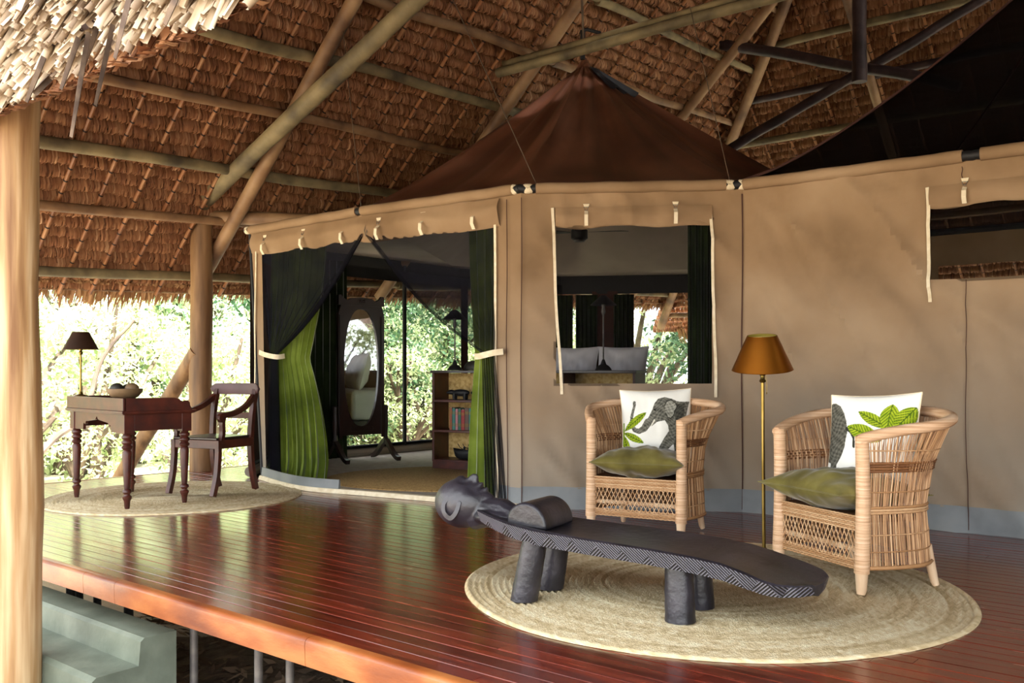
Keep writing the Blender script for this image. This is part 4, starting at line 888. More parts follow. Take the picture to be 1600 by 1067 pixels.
# slanted edges take the hatched carving material
for i in range(NS):
    for k in (6, 9): mb.m[i*ringn+k] = 1
m = mat('ebony_hatch', ['#1d1b21', '#2f2c34'], rough=.4, scale=8, spec=.6); nt = m.node_tree; N = nt.nodes; Lk = nt.links; b_ = N['Principled BSDF']
tc = N.new('ShaderNodeTexCoord'); sx = N.new('ShaderNodeSeparateXYZ'); Lk.new(tc.outputs['Object'], sx.inputs[0])
def mth(op, a, b=None, v=None):
    k = N.new('ShaderNodeMath'); k.operation = op
    for i, q in enumerate((a, b)):
        if q is None: continue
        if isinstance(q, (int, float)): k.inputs[i].default_value = q
        else: Lk.new(q, k.inputs[i])
    return k.outputs[0]
# along + slope-corrected height: zigzag of hatch triangles
hx = sx.outputs['X']; hz = mth('ADD', sx.outputs['Z'], mth('MULTIPLY', hx, .09))
saw = mth('PINGPONG', hx, .06); side = mth('GREATER_THAN', saw, mth('MULTIPLY', mth('SUBTRACT', hz, .285), .75))
l1 = mth('SINE', mth('MULTIPLY', mth('ADD', hx, hz), 400)); l2 = mth('SINE', mth('MULTIPLY', mth('SUBTRACT', hx, hz), 400))
mixv = N.new('ShaderNodeMix'); mixv.data_type = 'FLOAT'; Lk.new(side, mixv.inputs[0]); Lk.new(l1, mixv.inputs[2]); Lk.new(l2, mixv.inputs[3])
bpn = N.new('ShaderNodeBump'); bpn.inputs['Strength'].default_value = .9; bpn.inputs['Distance'].default_value = .004; Lk.new(mixv.outputs[0], bpn.inputs['Height']); Lk.new(bpn.outputs[0], b_.inputs['Normal'])
crm = N.new('ShaderNodeValToRGB'); crm.color_ramp.elements[0].position = .35; crm.color_ramp.elements[1].position = .75; crm.color_ramp.elements[0].color = srgb('#1a181e'); crm.color_ramp.elements[1].color = srgb('#6f6c78')
Lk.new(mth('MULTIPLY_ADD', mixv.outputs[0], .5), crm.inputs[0]); 
for k in N:
    if k.type == 'MATH' and k.operation == 'MULTIPLY_ADD': k.inputs[2].default_value = .5
Lk.new(crm.outputs[0], b_.inputs['Base Color'])
mb.build('seat_plank', ['ebony', 'ebony_hatch'], bn, ang=28)
for a, tilt, lab in ((.31, -.10, None), (1.0, .02, None)):
    for s in (-1, 1):
        mb = MB(); zt = interp(a, XA, ZT)-.075; base = Vector((a+tilt*.55, s*.135, 0)); top = Vector((a, s*.125, zt+.03)); n = 8
        mb.tube([base.lerp(top, i/n) for i in range(n+1)], [.066*(1-.1*i/n)*(1+.015*math.sin(i*3+a*9+s)) for i in range(n+1)], 14); mb.v = [(p[0], p[1], 0.0) if q_ < 14 else p for q_, p in enumerate(mb.v)]; mb.build('leg', 'ebony', bn, ang=50)
hd = MB(); HC = Vector((-.165, 0, .405))
def face(a, b):
    th = 2*math.pi*a; ph = math.pi*(b-.5)*.9999; d = Vector((math.cos(ph)*math.cos(th), math.cos(ph)*math.sin(th), math.sin(ph)))
    def G(c, s, ay=1.0): c = Vector(c).normalized(); q = d-c; return math.exp(-((q.x**2+q.z**2)/(s*s)+(q.y**2)/(s*ay)**2))
    dr = -.022*(G((.18, .34, .93), .17)+G((.18, -.34, .93), .17))+.014*G((-.08, 0, 1), .14, 2.8)+.034*G((.33, 0, .95), .13, .75)+.026*G((.46, 0, .89), .09, 1.5)+.024*G((.66, 0, .75), .08, 2.3)-.016*G((.74, 0, .67), .045, 3.5)+.024*G((.81, 0, .58), .08, 2.0)+.03*G((.93, 0, .25), .2, 1.4)-.012*G((.55, .5, .7), .22)-.012*G((.55, -.5, .7), .22)
    dr += .008*(G((.2, .34, .92), .09)+G((.2, -.34, .92), .09))
    return HC+Vector((d.x*(.152+dr), d.y*(.116+dr), d.z*(.124+dr)))
hd.grid(face, 96, 64, wrap=True)
hd.tube([(-.10,0,.36),(-.02,0,.37),(.06,0,.365),(.16,0,.335)], [.085,.075,.078,.06], 16); hd.ell((.03,0,.355), (.13,.11,.05))
o = hd.build('head', 'ebony', bn); head_ = o; rm = o.modifiers.new('remesh', 'REMESH'); rm.mode = 'VOXEL'; rm.voxel_size = .0045; rm.use_smooth_shade = True; sm = o.modifiers.new('smooth', 'SMOOTH'); sm.iterations = 4; sm.factor = .5
for s in (-1, 1):
    mb = MB(); e0 = HC+Vector((.0, s*.098, -.02)); pts = cat_rom([e0+Vector((-.012, s*.006, .062)), e0+Vector((-.038, s*.016, .03)), e0+Vector((-.034, s*.022, -.015)), e0+Vector((.002, s*.022, -.04)), e0+Vector((.034, s*.018, -.008)), e0+Vector((.048, s*.008, .045))], 6)
    mb.sweep(pts, SQ(.022,.010), [.5]+[1]*(len(pts)-2)+[.4], up=(0,1,0)); mb.build('ear', 'ebony', head_, ang=50)
mb = MB(); cp = [(-.105,0)]+[(-.105*math.cos(t), .118*math.sin(t)**.85) for t in [math.pi*i/18 for i in range(1, 18)]]+[(.105,0)]
mb.prism(cp, (.27, -.15, .335), (1,0,-.05), (0,0,1), (0,1,0), .30); mb.build('chest_block', 'ebony', bn, bev=.012, ang=50)

# ================================================================ wicker armchairs
def rim_path():
    H = [(-.315,-.02,.735),(-.345,.03,.755),(-.41,.16,.785),(-.465,.32,.81),(-.40,.47,.835),(-.215,.575,.85),(0,.60,.855)]
    return [Vector(p) for p in H]+[Vector((-x,y,z)) for x,y,z in H[-2::-1]]
def ring_path(x0, xm, yb, z): 
    H = [(-x0,.0,z),(-xm,.17,z),(-xm*.97,.34,z),(-xm*.7,yb-.05,z),(-xm*.33,yb,z),(0,yb+.005,z)]
    return [Vector(p) for p in H]+[Vector((-x,y,q)) for x,y,q in H[-2::-1]]
def resamp(P, n):
    C = cat_rom(P, 12); cum = np.cumsum([0]+[(b-a).length for a, b in zip(C, C[1:])]); out = []
    for i in range(n+1):
        s = cum[-1]*i/n; k = min(len(C)-2, max(0, int(np.searchsorted(cum, s)-1))); t = (s-cum[k])/max(1e-9, cum[k+1]-cum[k]); out.append(C[k].lerp(C[k+1], t))
    return out
def make_chair(label, loc, rz, seed):
    random.seed(seed); t = thing('wicker_armchair', label, 'chair', loc, rz, 'wicker armchairs on the big rug'); NC = 184
    R_ = resamp(rim_path(), NC); M_ = resamp(ring_path(.315,.345,.50,.40), NC); B_ = resamp(ring_path(.32,.36,.53,.12), NC); K_ = resamp([Vector((p.x*1.0, p.y, p.z)) for p in ring_path(.317,.365,.54,.60)], NC)
    def surf(i, z, out=0):
        ks = [(B_[i].z, B_[i]), (M_[i].z, M_[i]), (K_[i].z, K_[i]), (R_[i].z, R_[i])]
        for (za, a), (zb, b) in zip(ks, ks[1:]):
            if z <= zb+1e-6: q = a.lerp(b, max(0, (z-za)/(zb-za))); break
        else: q = R_[i].copy()
        if out: d = Vector((q.x, q.y-.15, 0)); d.normalize(); q = q+d*out
        return q
    mb = MB()
    for i in range(1, NC):
        j = (random.random()-.5)*.8
        for z_ in (0,):
            top = R_[i].z; zs = [.12, .26, .40, .50, .60, .68, top]; sd = random.uniform(-.004, .004)
            pts = [surf(i, z, sd+.002*((k+i) % 2)) for k, z in enumerate(zs)]; mb.tube(pts, random.uniform(.0026, .0046), 4, caps=False, t=random.random()**1.3)
        if i % 2 == 0:
            zs = [.12, .3, .5, .7, R_[i].z]; a = surf(i, .12, -.006); 
            mb.tube([surf(min(NC-1, max(1, i+(k % 2))), z, -.006) for k, z in enumerate(zs)], .003, 4, caps=False, t=random.random()*.5)
    o = mb.build('cane_shell', 'rattan', t, fix=False, ang=80, tint=True); o['kind'] = 'stuff'
    def band(z, r, name='cane_band', mm='rattan', n=1, dz=.012, out=.006, wav=.0):
        mb = MB()
        for k in range(n):
            mb.tube([surf(i, z+k*dz, out+(wav*(1 if (i//2+k) % 2 else -1)))+Vector((0,0,0)) for i in range(0, NC+1, 2)], r, 5, t=random.uniform(.3, .9))
        mb.build(name, mm, t, fix=False, ang=80, tint=True)
    band(.125, .011, 'base_band'); band(.20, .0035); band(.28, .0035); band(.385, .007, 'braided_band', n=3, dz=.013, wav=.003); band(.485, .0035); band(.585, .007, 'braided_band', 'rattan_brown', 4, .013, .004, .003); band(.685, .0035)
    mb = MB(); P = resamp(rim_path(), 150); mb.tube(P, [.027*(1+.035*(i % 2)) for i in range(151)], 10); mb.build('rim', 'rattan_wrap', t, ang=60)
    for s in (-1, 1):
        mb = MB(); n = 110; mb.tube([(s*.315, -.005+.008*math.sin(i/n*3), .10+(.755-.10)*i/n) for i in range(n+1)], [.036*(1.0+.03*(i % 2))*(1-.12*(i/n)) for i in range(n+1)], 12); mb.build('front_post', 'rattan_wrap', t, ang=60)
        mb = MB(); mb.tube([(s*.313,-.008,0),(s*.314,-.006,.02),(s*.315,-.005,.12)], [.020,.025,.032], 12); mb.build('leg', 'legwood', t)
        mb = MB(); mb.tube([(s*.292,.478,0),(s*.288,.47,.02),(s*.27,.435,.2)], [.016,.020,.027], 12); mb.build('leg', 'legwood', t)
    # front: woven rails and crossed lattice
    def rail(z0, z1, name):
        mb = MB(); k = int((z1-z0)/.0085)
        for q in range(k+1):
            z = z0+(z1-z0)*q/k; mb.tube([(x, -.005+.006*(1 if (i+q) % 2 else -1), z) for i, x in enumerate(np.linspace(-.30, .30, 41))], .0048, 5, t=random.uniform(.45, 1))
        mb.build(name, 'rattan', t, fix=False, ang=80, tint=True)
    rail(.30, .365, 'seat_rail'); rail(.115, .155, 'lower_rail')
    mb = MB(); n = 21
    for i in range(n):
        x0 = -.30+.60*i/(n-1)
        for s in (-1, 1):
            x1 = x0+s*.085
            if abs(x1) > .31: x1 = math.copysign(.305, x1)
            mb.tube([(x0, -.005+s*.003, .31), ((x0+x1)/2, -.005, .23), (x1, -.005+s*.003, .15)], .0028, 5, caps=False, t=random.uniform(.5, 1))
    o = mb.build('front_lattice', 'rattan', t, fix=False, ang=80, tint=True); o['kind'] = 'stuff'
    mb = MB(); sp_ = [surf(i, .36, -.005) for i in range(0, NC+1, 4)]; mb.add([(p.x, p.y, .362) for p in sp_]+[(p.x, p.y, .34) for p in sp_], [tuple(range(len(sp_))), tuple(range(2*len(sp_)-1, len(sp_)-1, -1))]+[(i, (i+1) % len(sp_), len(sp_)+(i+1) % len(sp_), len(sp_)+i) for i in range(len(sp_))]); mb.build('seat', 'rattan_brown', t, smooth=False, tint=True)
    mb = MB()
    for z in (.13, .20): mb.tube([(-.30,.02,z),(0,.03,z),(.30,.02,z)], .014, 8)
    mb.build('stretcher', 'legwood', t)
    return t
c1 = Vector((.80, 6.03, .014)); f1 = Vector((-.507, -.862, 0)); w1 = make_chair('wicker tub armchair facing the bench, left of the floor lamp', (c1.x, c1.y, .0165), math.atan2(f1.y, f1.x)+math.pi/2, 5)
c2 = Vector((1.56, 4.72, .014)); f2 = Vector((-.935, -.355, 0)); w2_ = make_chair('wicker tub armchair turned sideways, right of the floor lamp', (c2.x, c2.y, .0165), math.atan2(f2.y, f2.x)+math.pi/2, 6)

# cushions
def pillow_pts(n, S, T, pinch=.06):
    xs = np.linspace(-1, 1, n); X, Y = np.meshgrid(xs, xs); e = np.clip((1-np.abs(X)**2.2)*(1-np.abs(Y)**2.2), 0, 1)**.55
    k = 1-pinch*(1-np.abs(Y)**2)*np.abs(X)**3; k2 = 1-pinch*(1-np.abs(X)**2)*np.abs(Y)**3
    return X*k*S/2, Y*k2*S/2, e*T/2, X, Y
def pillow(name, label, M, S, T, mname, wr=0, colfn=None, n=60, cat='cushion', group=None, T2=None):
    x, y, h, X, Y = pillow_pts(n, S, T); P = []; Cc = []
    for sg in (1, -1):
        for j in range(n):
            for i in range(n):
                w = wr*mnoise.noise(Vector((x[j,i]*9, y[j,i]*9, sg*3.)))*h[j,i]/T*2+wr*.5*mnoise.noise(Vector((x[j,i]*22, y[j,i]*7, sg*5.)))*h[j,i]/T*2
                P.append((x[j,i], y[j,i], sg*(h[j,i]+w)*(1 if sg > 0 or not T2 else T2)))
    Fq = []
    for s_ in (0, 1):
        o_ = s_*n*n
        for j in range(n-1):
            for i in range(n-1):
                q = (o_+j*n+i, o_+j*n+i+1, o_+(j+1)*n+i+1, o_+(j+1)*n+i); Fq.append(q if s_ == 0 else q[::-1])
    t = thing(name, label, cat, tuple(M.translation), 0, group); o = np_obj('cover', P, Fq, mname, t, smooth=True); ML = Matrix.Translation(-M.translation) @ M; o.matrix_local = ML
    if colfn is not None:
        c = colfn((X+1)/2, (1-Y)/2); c = np.concatenate([c.reshape(-1, 4), np.tile(np.array(srgb('#efeee6')), (n*n, 1))], 0).astype(np.float32)
        a = o.data.attributes.new('Col', 'FLOAT_COLOR', 'POINT'); a.data.foreach_set('color', c.ravel())
    # seam piping
    r = [(x[0,i], y[0,i], 0) for i in range(0, n, 2)]+[(x[j,n-1], y[j,n-1], 0) for j in range(0, n, 2)]+[(x[n-1,i], y[n-1,i], 0) for i in range(n-1, -1, -2)]+[(x[j,0], y[j,0], 0) for j in range(n-1, 0, -2)]
    mb = MB(); mb.tube(r, .0035, 5, closed=True); k = mb.build('piping', mname if colfn is None else 'canvas_edge', o, fix=False)
    return t
def seatM(t, y, z, ang=0, tilt=.0, rot=0): return XF[t.name] @ Matrix.Translation((0, y, z)) @ Matrix.Rotation(tilt, 4, 'X') @ Matrix.Rotation(rot, 4, 'Z')
pillow('seat_cushion', 'olive velvet cushion on the seat of the left wicker chair', seatM(w1, .14, .462, tilt=-.05, rot=.22), .60, .20, 'velvet_olive', wr=.022, group='olive seat cushions')
pillow('seat_cushion', 'olive velvet cushion on the seat of the right wicker chair', seatM(w2_, .15, .462, tilt=-.05, rot=.04), .60, .20, 'velvet_olive', wr=.022, group='olive seat cushions')
# printed pillows
def inpoly(u, v, P):
    P = np.array(P); ins = np.zeros(u.shape, bool); j = len(P)-1
    for i in range(len(P)):
        xi, yi = P[i]; xj, yj = P[j]; c = ((yi > v) != (yj > v)) & (u < (xj-xi)*(v-yi)/(yj-yi+1e-12)+xi); ins ^= c; j = i
    return ins
def stroke(u, v, pts):
    pts = np.array(pts, float); best = np.full(u.shape, -1e9)
    for (x0, y0, r0), (x1, y1, r1) in zip(pts, pts[1:]):
        dx, dy = x1-x0, y1-y0; t = np.clip(((u-x0)*dx+(v-y0)*dy)/(dx*dx+dy*dy+1e-12), 0, 1); d = np.hypot(u-x0-t*dx, v-y0-t*dy); best = np.maximum(best, (r0+t*(r1-r0))-d)
    return best > 0
def grain(u, v, s, sd):
    f = np.sin(u*s*1.3+3*np.sin(v*s*.31+sd))*np.sin(v*s*1.7+2.5*np.sin(u*s*.37+sd)); r = np.random.default_rng(sd).normal(0, .35, u.shape); return np.clip(.5+.35*f+r*.5, 0, 1)
def leafshape(u, v, a, b, w):
    a, b = np.array(a), np.array(b); d = b-a; L_ = np.hypot(*d); d = d/L_; s = (u-a[0])*d[0]+(v-a[1])*d[1]; q = -(u-a[0])*d[1]+(v-a[1])*d[0]; k = s/L_
    ww = w*np.sin(np.pi*np.clip(k, 0, 1))**.7; return (k > 0) & (k < 1) & (np.abs(q) < ww), q, s
def lerpc(c0, c1, g): c0, c1 = np.array(srgb(c0)), np.array(srgb(c1)); return c0+(c1-c0)*g[...,None]
def paint_leaf(C, u, v, a, b, w):
    m, q, s = leafshape(u, v, a, b, w); vein = (np.sin((s*1.0+np.abs(q)*1.2)*150) > .55) | (np.abs(q) < .006); C[m] = lerpc('#7f9a12', '#b4c22e', grain(u, v, 30, 4))[m]; C[m & vein] = np.array(srgb('#4a6310'))
def base_white(u, v): return lerpc('#ecebe2', '#f6f5ee', grain(u, v, 6, 2)*.5+.25)
def z1(x, y): return ((x-290)/415, (y-100)/400)
def print1(u, v):
    C = base_white(u, v); body = [z1(*p) for p in ((700,178),(660,182),(622,180),(590,163),(550,152),(512,162),(490,190),(474,232),(455,268),(430,300),(440,320),(470,322),(500,300),(545,292),(562,320),(566,352),(535,395),(508,440),(497,492),(536,492),(548,462),(590,425),(594,460),(600,497),(640,497),(632,440),(640,400),(660,345),(668,290))]
    tr = [z1(*p)+(w,) for p, w in (((450,300),.055),((425,335),.045),((395,350),.036),((368,340),.03),((353,310),.026),((352,270),.022),((362,235),.019),((372,205),.018),((373,182),.022))]
    g = grain(u, v, 60, 7); m = inpoly(u, v, body) | stroke(u, v, tr); C[m] = lerpc('#26261f', '#8a887c', g)[m]
    sh = inpoly(u, v, [z1(*p) for p in ((600,200),(668,190),(655,330),(636,400),(636,495),(604,495),(596,420),(610,330))]); C[sh & m] = lerpc('#1e1e1a', '#5c5a50', g)[sh & m]
    ear = inpoly(u, v, [z1(*p) for p in ((548,205),(560,180),(585,170),(612,190),(620,215),(605,235),(598,262),(580,280),(562,276),(552,250))]); C[ear] = lerpc('#55544c', '#b4b2a4', g)[ear]
    eo_ = stroke(u, v, [z1(*p)+(.006,) for p in ((548,205),(560,180),(585,170),(612,190),(620,215),(605,235),(598,262),(580,280),(562,276),(552,250))]); C[eo_] = np.array(srgb('#23231d'))
    C[stroke(u, v, [z1(487,228)+(.012,), z1(492,232)+(.012,)])] = np.array(srgb('#12120e')); tusk = stroke(u, v, [z1(485,290)+(.012,), z1(465,322)+(.006,)]); C[tusk] = np.array(srgb('#dedccc'))
    for a, b, w in (((305,342),(440,243),.055),((302,352),(420,416),.05),((303,372),(334,492),.05),((296,430),(280,505),.03)): paint_leaf(C, u, v, z1(*a), z1(*b), w)
    C[stroke(u, v, [z1(300,300)+(.012,), z1(298,420)+(.014,)])] = np.array(srgb('#86a01c')); return C
def z2(x, y): return ((x-345)/368, (y-82)/352)
def print2(u, v):
    C = base_white(u, v); body = [z2(*p) for p in ((345,120),(375,118),(400,130),(425,160),(440,190),(450,230),(442,290),(425,325),(402,358),(398,440),(366,440),(371,352),(350,345),(336,330))]; g = grain(u, v, 60, 9); m = inpoly(u, v, body); C[m] = lerpc('#26261f', '#77756a', g)[m]
    C[stroke(u, v, [z2(*p)+(w,) for p, w in (((446,222),.02),((465,236),.014),((478,258),.012),((480,290),.014))])] = np.array(srgb('#2e2e28'))
    for a, b, w in (((448,212),(592,268),.085),((485,155),(618,222),.06),((610,225),(618,128),.10),((640,225),(706,140),.10),((595,240),(690,222),.045)): paint_leaf(C, u, v, z2(*a), z2(*b), w)
    return C
def backM(t, x, y, z, tilt, yaw=0, roll=0): return XF[t.name] @ Matrix.Translation((x, y, z)) @ Matrix.Rotation(yaw, 4, 'Z') @ Matrix.Rotation(math.pi/2-tilt, 4, 'X') @ Matrix.Rotation(roll, 4, 'Z')
pillow('printed_pillow', 'white pillow printed with an elephant raising its trunk, on the left chair', backM(w1, -.02, .42, .70, .24, .40, .03), .49, .15, 'print', wr=.012, colfn=print1, n=190, cat='pillow', group='printed pillows')
pillow('printed_pillow', 'white pillow printed with an elephant rear and leaves, on the right chair', backM(w2_, -.03, .37, .70, .22, .36, .05), .50, .15, 'print', wr=.012, colfn=print2, n=190, cat='pillow', group='printed pillows')

# ================================================================ brass floor lamp
fp = Vector((1.4526, 5.35, .014)); fpl = thing('floor_lamp', 'brass floor lamp with bronze cone shade between the wicker chairs', 'lamp', tuple(fp))
mb = MB(); mb.lathe([(0,0),(.12,0),(.12,.012),(.10,.022),(.03,.03),(.014,.05),(0,.05)], 32); mb.build('base', 'brass', fpl)
mb = MB(); mb.tube([(0,0,.03),(-.004,0,.5),(-.008,0,1.04)], .0105, 12); mb.lathe([(.011,1.0),(.017,1.005),(.019,1.012),(.012,1.022),(.012,1.04),(.019,1.046),(.022,1.058),(.018,1.07),(.01,1.075)], 16, (-.008,0,0)); mb.build('pole', 'brass', fpl)
Mt = Matrix.Rotation(math.radians(9), 3, 'X') @ Matrix.Rotation(math.radians(-3), 3, 'Y'); c_ = Vector((-.01, 0, 1.175))
mb = MB(); mb.lathe([(.172,-.098),(.084,.098)], 48, c_, Mt, cap=False); mb.lathe([(.081,.097),(.169,-.097)], 48, c_, Mt, m=1, cap=False); mb.lathe([(.169,-.097),(.174,-.101),(.172,-.098)], 48, c_, Mt, cap=False); mb.lathe([(.084,.098),(.081,.097)], 48, c_, Mt, cap=False); shd = mb.build('lamp_shade', ['shade_bronze', 'shade_in'], fpl, fix=False)
mb = MB(); mb.tube([c_+Mt @ Vector((-.083,0,.09)), c_+Mt @ Vector((.083,0,.09))], .002, 5); mb.tube([(-.008,0,1.06),c_+Mt @ Vector((0,0,.09))], .004, 6); mb.build('shade_fitting', 'brass', shd)
mb = MB(); mb.tube([(.006,-.012,1.04),(.012,-.014,1.0),(.012,-.014,.945)], .0016, 5); mb.ell((.012,-.014,.94), (.004,.004,.006), nu=8, nv=6); mb.build('pull_chain', 'brass', fpl)

# ================================================================ cheval mirror
mr = thing('cheval_mirror', 'tall dark carved standing mirror with arched oval glass inside the tent', 'mirror', (-1.80, 11.05, .014), 0)
MZ = math.atan2(.40, .477); mr.rotation_euler = (0,0,MZ); XF[mr.name] = Matrix.Translation(mr.location) @ Matrix.Rotation(MZ, 4, 'Z')
Wd, z0m, z1m = .31, .30, 1.92
# frame panel with pointed oval opening, front = -y
op = [(.205*math.sin(t), 1.04+.66*-math.cos(t) if False else 0) for t in (0,)]
def oval(k):   # pointed-arch oval
    t = 2*math.pi*k/40; x = .235*math.copysign(abs(math.sin(t))**.78, math.sin(t)); z = 1.11-.695*math.cos(t); return (x, z)
ov = [oval(k) for k in range(40)]
def outer(k):
    x, z = ov[k]; dx, dz = x, z-1.11; s = min(Wd/abs(dx) if abs(dx) > 1e-6 else 9e9, (.75 if dz > 0 else .80)/abs(dz) if abs(dz) > 1e-6 else 9e9); return (dx*s, 1.11+dz*s)
ou = [outer(k) for k in range(40)]
mb = MB(); V = [(x,-.02,z) for x,z in ou]+[(x,-.02,z) for x,z in ov]+[(x,.02,z) for x,z in ou]+[(x,.02,z) for x,z in ov]; Fc = []
for k in range(40):
    j = (k+1) % 40; Fc += [(k,j,40+j,40+k), (80+k,120+k,120+j,80+j), (k,80+k,80+j,j), (40+k,40+j,120+j,120+k)]
mb.add(V, Fc); mfr = mb.build('frame', 'darkwood', mr, smooth=False)
mb = MB(); mb.add([(x*1.02,.0,1.11+(z-1.11)*1.01) for x, z in ov], [tuple(range(40))]); mb.build('mirror_glass', 'mirror', mr, smooth=False)
mb = MB(); cp = [(-.31,1.845),(-.31,1.96),(-.28,1.965),(-.25,1.93),(-.19,1.90),(-.14,1.93),(-.08,1.935),(0,1.945),(.08,1.935),(.14,1.93),(.19,1.90),(.25,1.93),(.28,1.965),(.31,1.96),(.31,1.845)][::-1]; mb.prism(cp, (0,-.025,0), (1,0,0), (0,0,1), (0,1,0), .05); 
for s in (-1, 1): mb.tube([(s*.03+.022*math.cos(a)*(1-a/14), -.028, 1.895+.022*math.sin(a)*(1-a/14)) for a in [i*.5 for i in range(20)]], .005, 5)
mb.build('carved_crest', 'darkwood', mr, smooth=False)
mb = MB()
for s in (-1, 1): mb.box((s*.285,-.028,1.0), (.035,.02,1.45))
mb.tube([(-.14,-.024,.36),(-.16,-.024,.385),(-.14,-.024,.41),(.14,-.024,.41),(.16,-.024,.385),(.14,-.024,.36)], .005, 5, closed=True); mb.build('moulding', 'darkwood', mfr, smooth=False)
for s in (-1, 1):
    mb = MB(); mb.sweep(cat_rom([(s*.345,0,.20),(s*.345,0,.35),(s*.345,0,.55),(s*.345,0,.66)], 5), [(math.cos(a)*.03, math.sin(a)*.03) for a in [i*math.pi/5 for i in range(10)]], [1.4,1.3,1.1,.9,.85,.9,1.0,1.1,1.1,1.0,.95,.95,1.0,1.1,1.1,.6]); mb.build('side_post', 'darkwood', mr)
    mb = MB()
    for f in (-1, 1): mb.sweep(cat_rom([(s*.345,0,.24),(s*.345,f*.07,.19),(s*.345,f*.16,.10),(s*.345,f*.24,.045),(s*.345,f*.30,.026)], 5), SQ(.05,.052), up=(1,0,0))
    mb.build('foot', 'darkwood', mr)

# ================================================================ headboard bookcase, bed, lamps
bk = thing('headboard_bookcase', 'long dark wooden bookcase with woven back, standing behind the bed', 'bookcase', (-.87, 10.08, .014), math.atan2(-.43, .90))
BWd, BH, BDp = 2.30, 1.075, .34
mb = MB(); mb.box((BWd/2, BDp/2, .045), (BWd, BDp-.02, .09)); mb.build('plinth', 'mahogany', bk, smooth=False, bev=.004)
for nm, z in (('shelf', .10), ('shelf', .42), ('shelf', .745)): mb = MB(); mb.box((BWd/2, BDp/2, z), (BWd-.03, BDp, .026)); mb.build(nm, 'mahogany', bk, smooth=False, bev=.003)
mb = MB(); mb.box((BWd/2, BDp/2, BH-.014), (BWd+.03, BDp+.03, .028)); mb.build('top', 'darkwood', bk, smooth=False, bev=.004)
for x in (.013, .77, 1.53, BWd-.013): mb = MB(); mb.box((x, BDp/2, .57), (.026, BDp-.005, .96)); mb.build('upright', 'mahogany', bk, smooth=False, bev=.002)
mb = MB(); mb.box((BWd/2, BDp-.01, .57), (BWd-.05, .014, .95)); mb.build('woven_back', 'cane_panel', bk, smooth=False)
mb = MB(); mb.box((-.03, BDp/2+.05, .39), (.03, .24, .76)); mb.build('side_flap', 'darkwood', bk, smooth=False, bev=.003)
def book(x, z, w, h, d, mm, label, lean=0):
    t = thing('book', label, 'book', tuple(loc2w(bk, (x, .03, z))), bk.rotation_euler.z, 'books on the bookcase shelves'); b = MB(); b.box((w/2, d/2, h/2), (w, d, h)); cv = b.build('cover', mm, t, smooth=False, bev=.002)
    b = MB(); b.box((w/2, d/2+.004, h/2+.002), (w*.7, d-.004, h)); b.build('pages', 'page', t, smooth=False)
    b = MB()
    for k in (.2, .28, .75, .82): b.box((w/2, -.0005, h*k), (w*.9, .002, .006))
    b.build('spine_band', 'brass', cv, smooth=False)
x = .20
for mm, w, h, lb in (('book_rust',.032,.24,'rust brown book at the left end of the middle shelf'),('book_teal',.036,.235,'teal book second from left on the middle shelf'),('book_pink',.03,.225,'pink brown book third from left on the middle shelf'),('book_green',.034,.23,'green book fourth from left on the middle shelf'),('book_red',.042,.22,'red book in the middle of the row on the middle shelf'),('book_brown',.046,.235,'thick brown book right of the red one on the middle shelf'),('book_teal',.036,.235,'teal book right of the thick brown one on the middle shelf'),('book_blue',.034,.225,'blue book beside the wide black one on the middle shelf'),('book_black',.07,.235,'wide black book at the right end of the middle shelf')):
    book(x, .434, w, h, .19, mm, lb); x += w+.003
x = .50
for mm, w, h, lb in (('book_blue',.034,.24,'blue book at the left end of the bottom shelf row'),('book_green',.03,.235,'green book second from left on the bottom shelf'),('book_red',.032,.235,'red book on the bottom shelf'),('book_brown',.03,.24,'brown book right of the red one on the bottom shelf'),('book_blue',.034,.235,'blue book fifth on the bottom shelf'),('book_black',.04,.24,'black book at the right end of the bottom shelf')):
    book(x, .114, w, h, .19, mm, lb); x += w+.003
def carved_animal(x, z, label, L_=.22):
    t = thing('carved_animal', label, 'figurine', tuple(loc2w(bk, (x, .10, z))), bk.rotation_euler.z, 'dark carved animals on the top shelf'); b = MB(); b.ell((0,0,.075), (L_/2,.04,.038)); b.ell((-L_*.5,0,.08), (.05,.03,.026)); b.ell((-L_*.66,0,.075), (.03,.02,.018))
    b.build('body', 'black', t)
    for sx in (-.07, .06):
        for sy in (-.02, .02): k = MB(); k.tube([(sx,sy,.0),(sx,sy,.07)], [.016,.02], 8); k.build('leg', 'black', t)
carved_animal(.30, .759, 'dark carved wooden animal at the left of the top shelf'); carved_animal(.60, .759, 'dark carved wooden animal at the right of the top shelf')
t = thing('carved_boat', 'dark carved boat with two rowers on the bottom shelf', 'figurine', tuple(loc2w(bk, (.33, .12, .114))), bk.rotation_euler.z)
b = MB(); V = []
def hull(a, v):
    u = a*2-1; w = .05*(1-u*u)**.6; ph = math.pi*v; return Vector((u*.13*(1-.2*math.sin(ph)), -w*math.cos(ph), .10+.02*u*u-(.10+.02*u*u)*math.sin(ph)**.7*(1-.25*abs(u)**3)))
b.grid(hull, 18, 10); b.build('hull', 'black', t, solid=.006)
for x0, h in ((-.0, .11), (.06, .15)): b = MB(); b.tube([(x0,0,.04),(x0+.005,0,.04+h*.6)], [.02,.014], 8); b.ell((x0+.006,0,.04+h*.75), (.014,.014,.018), nu=10, nv=8); b.tube([(x0+.01,0,.04+h*.5),(x0-.04,-.02,.13),(x0-.06,-.03,.17)], .004, 5); b.build('rower', 'black', t)
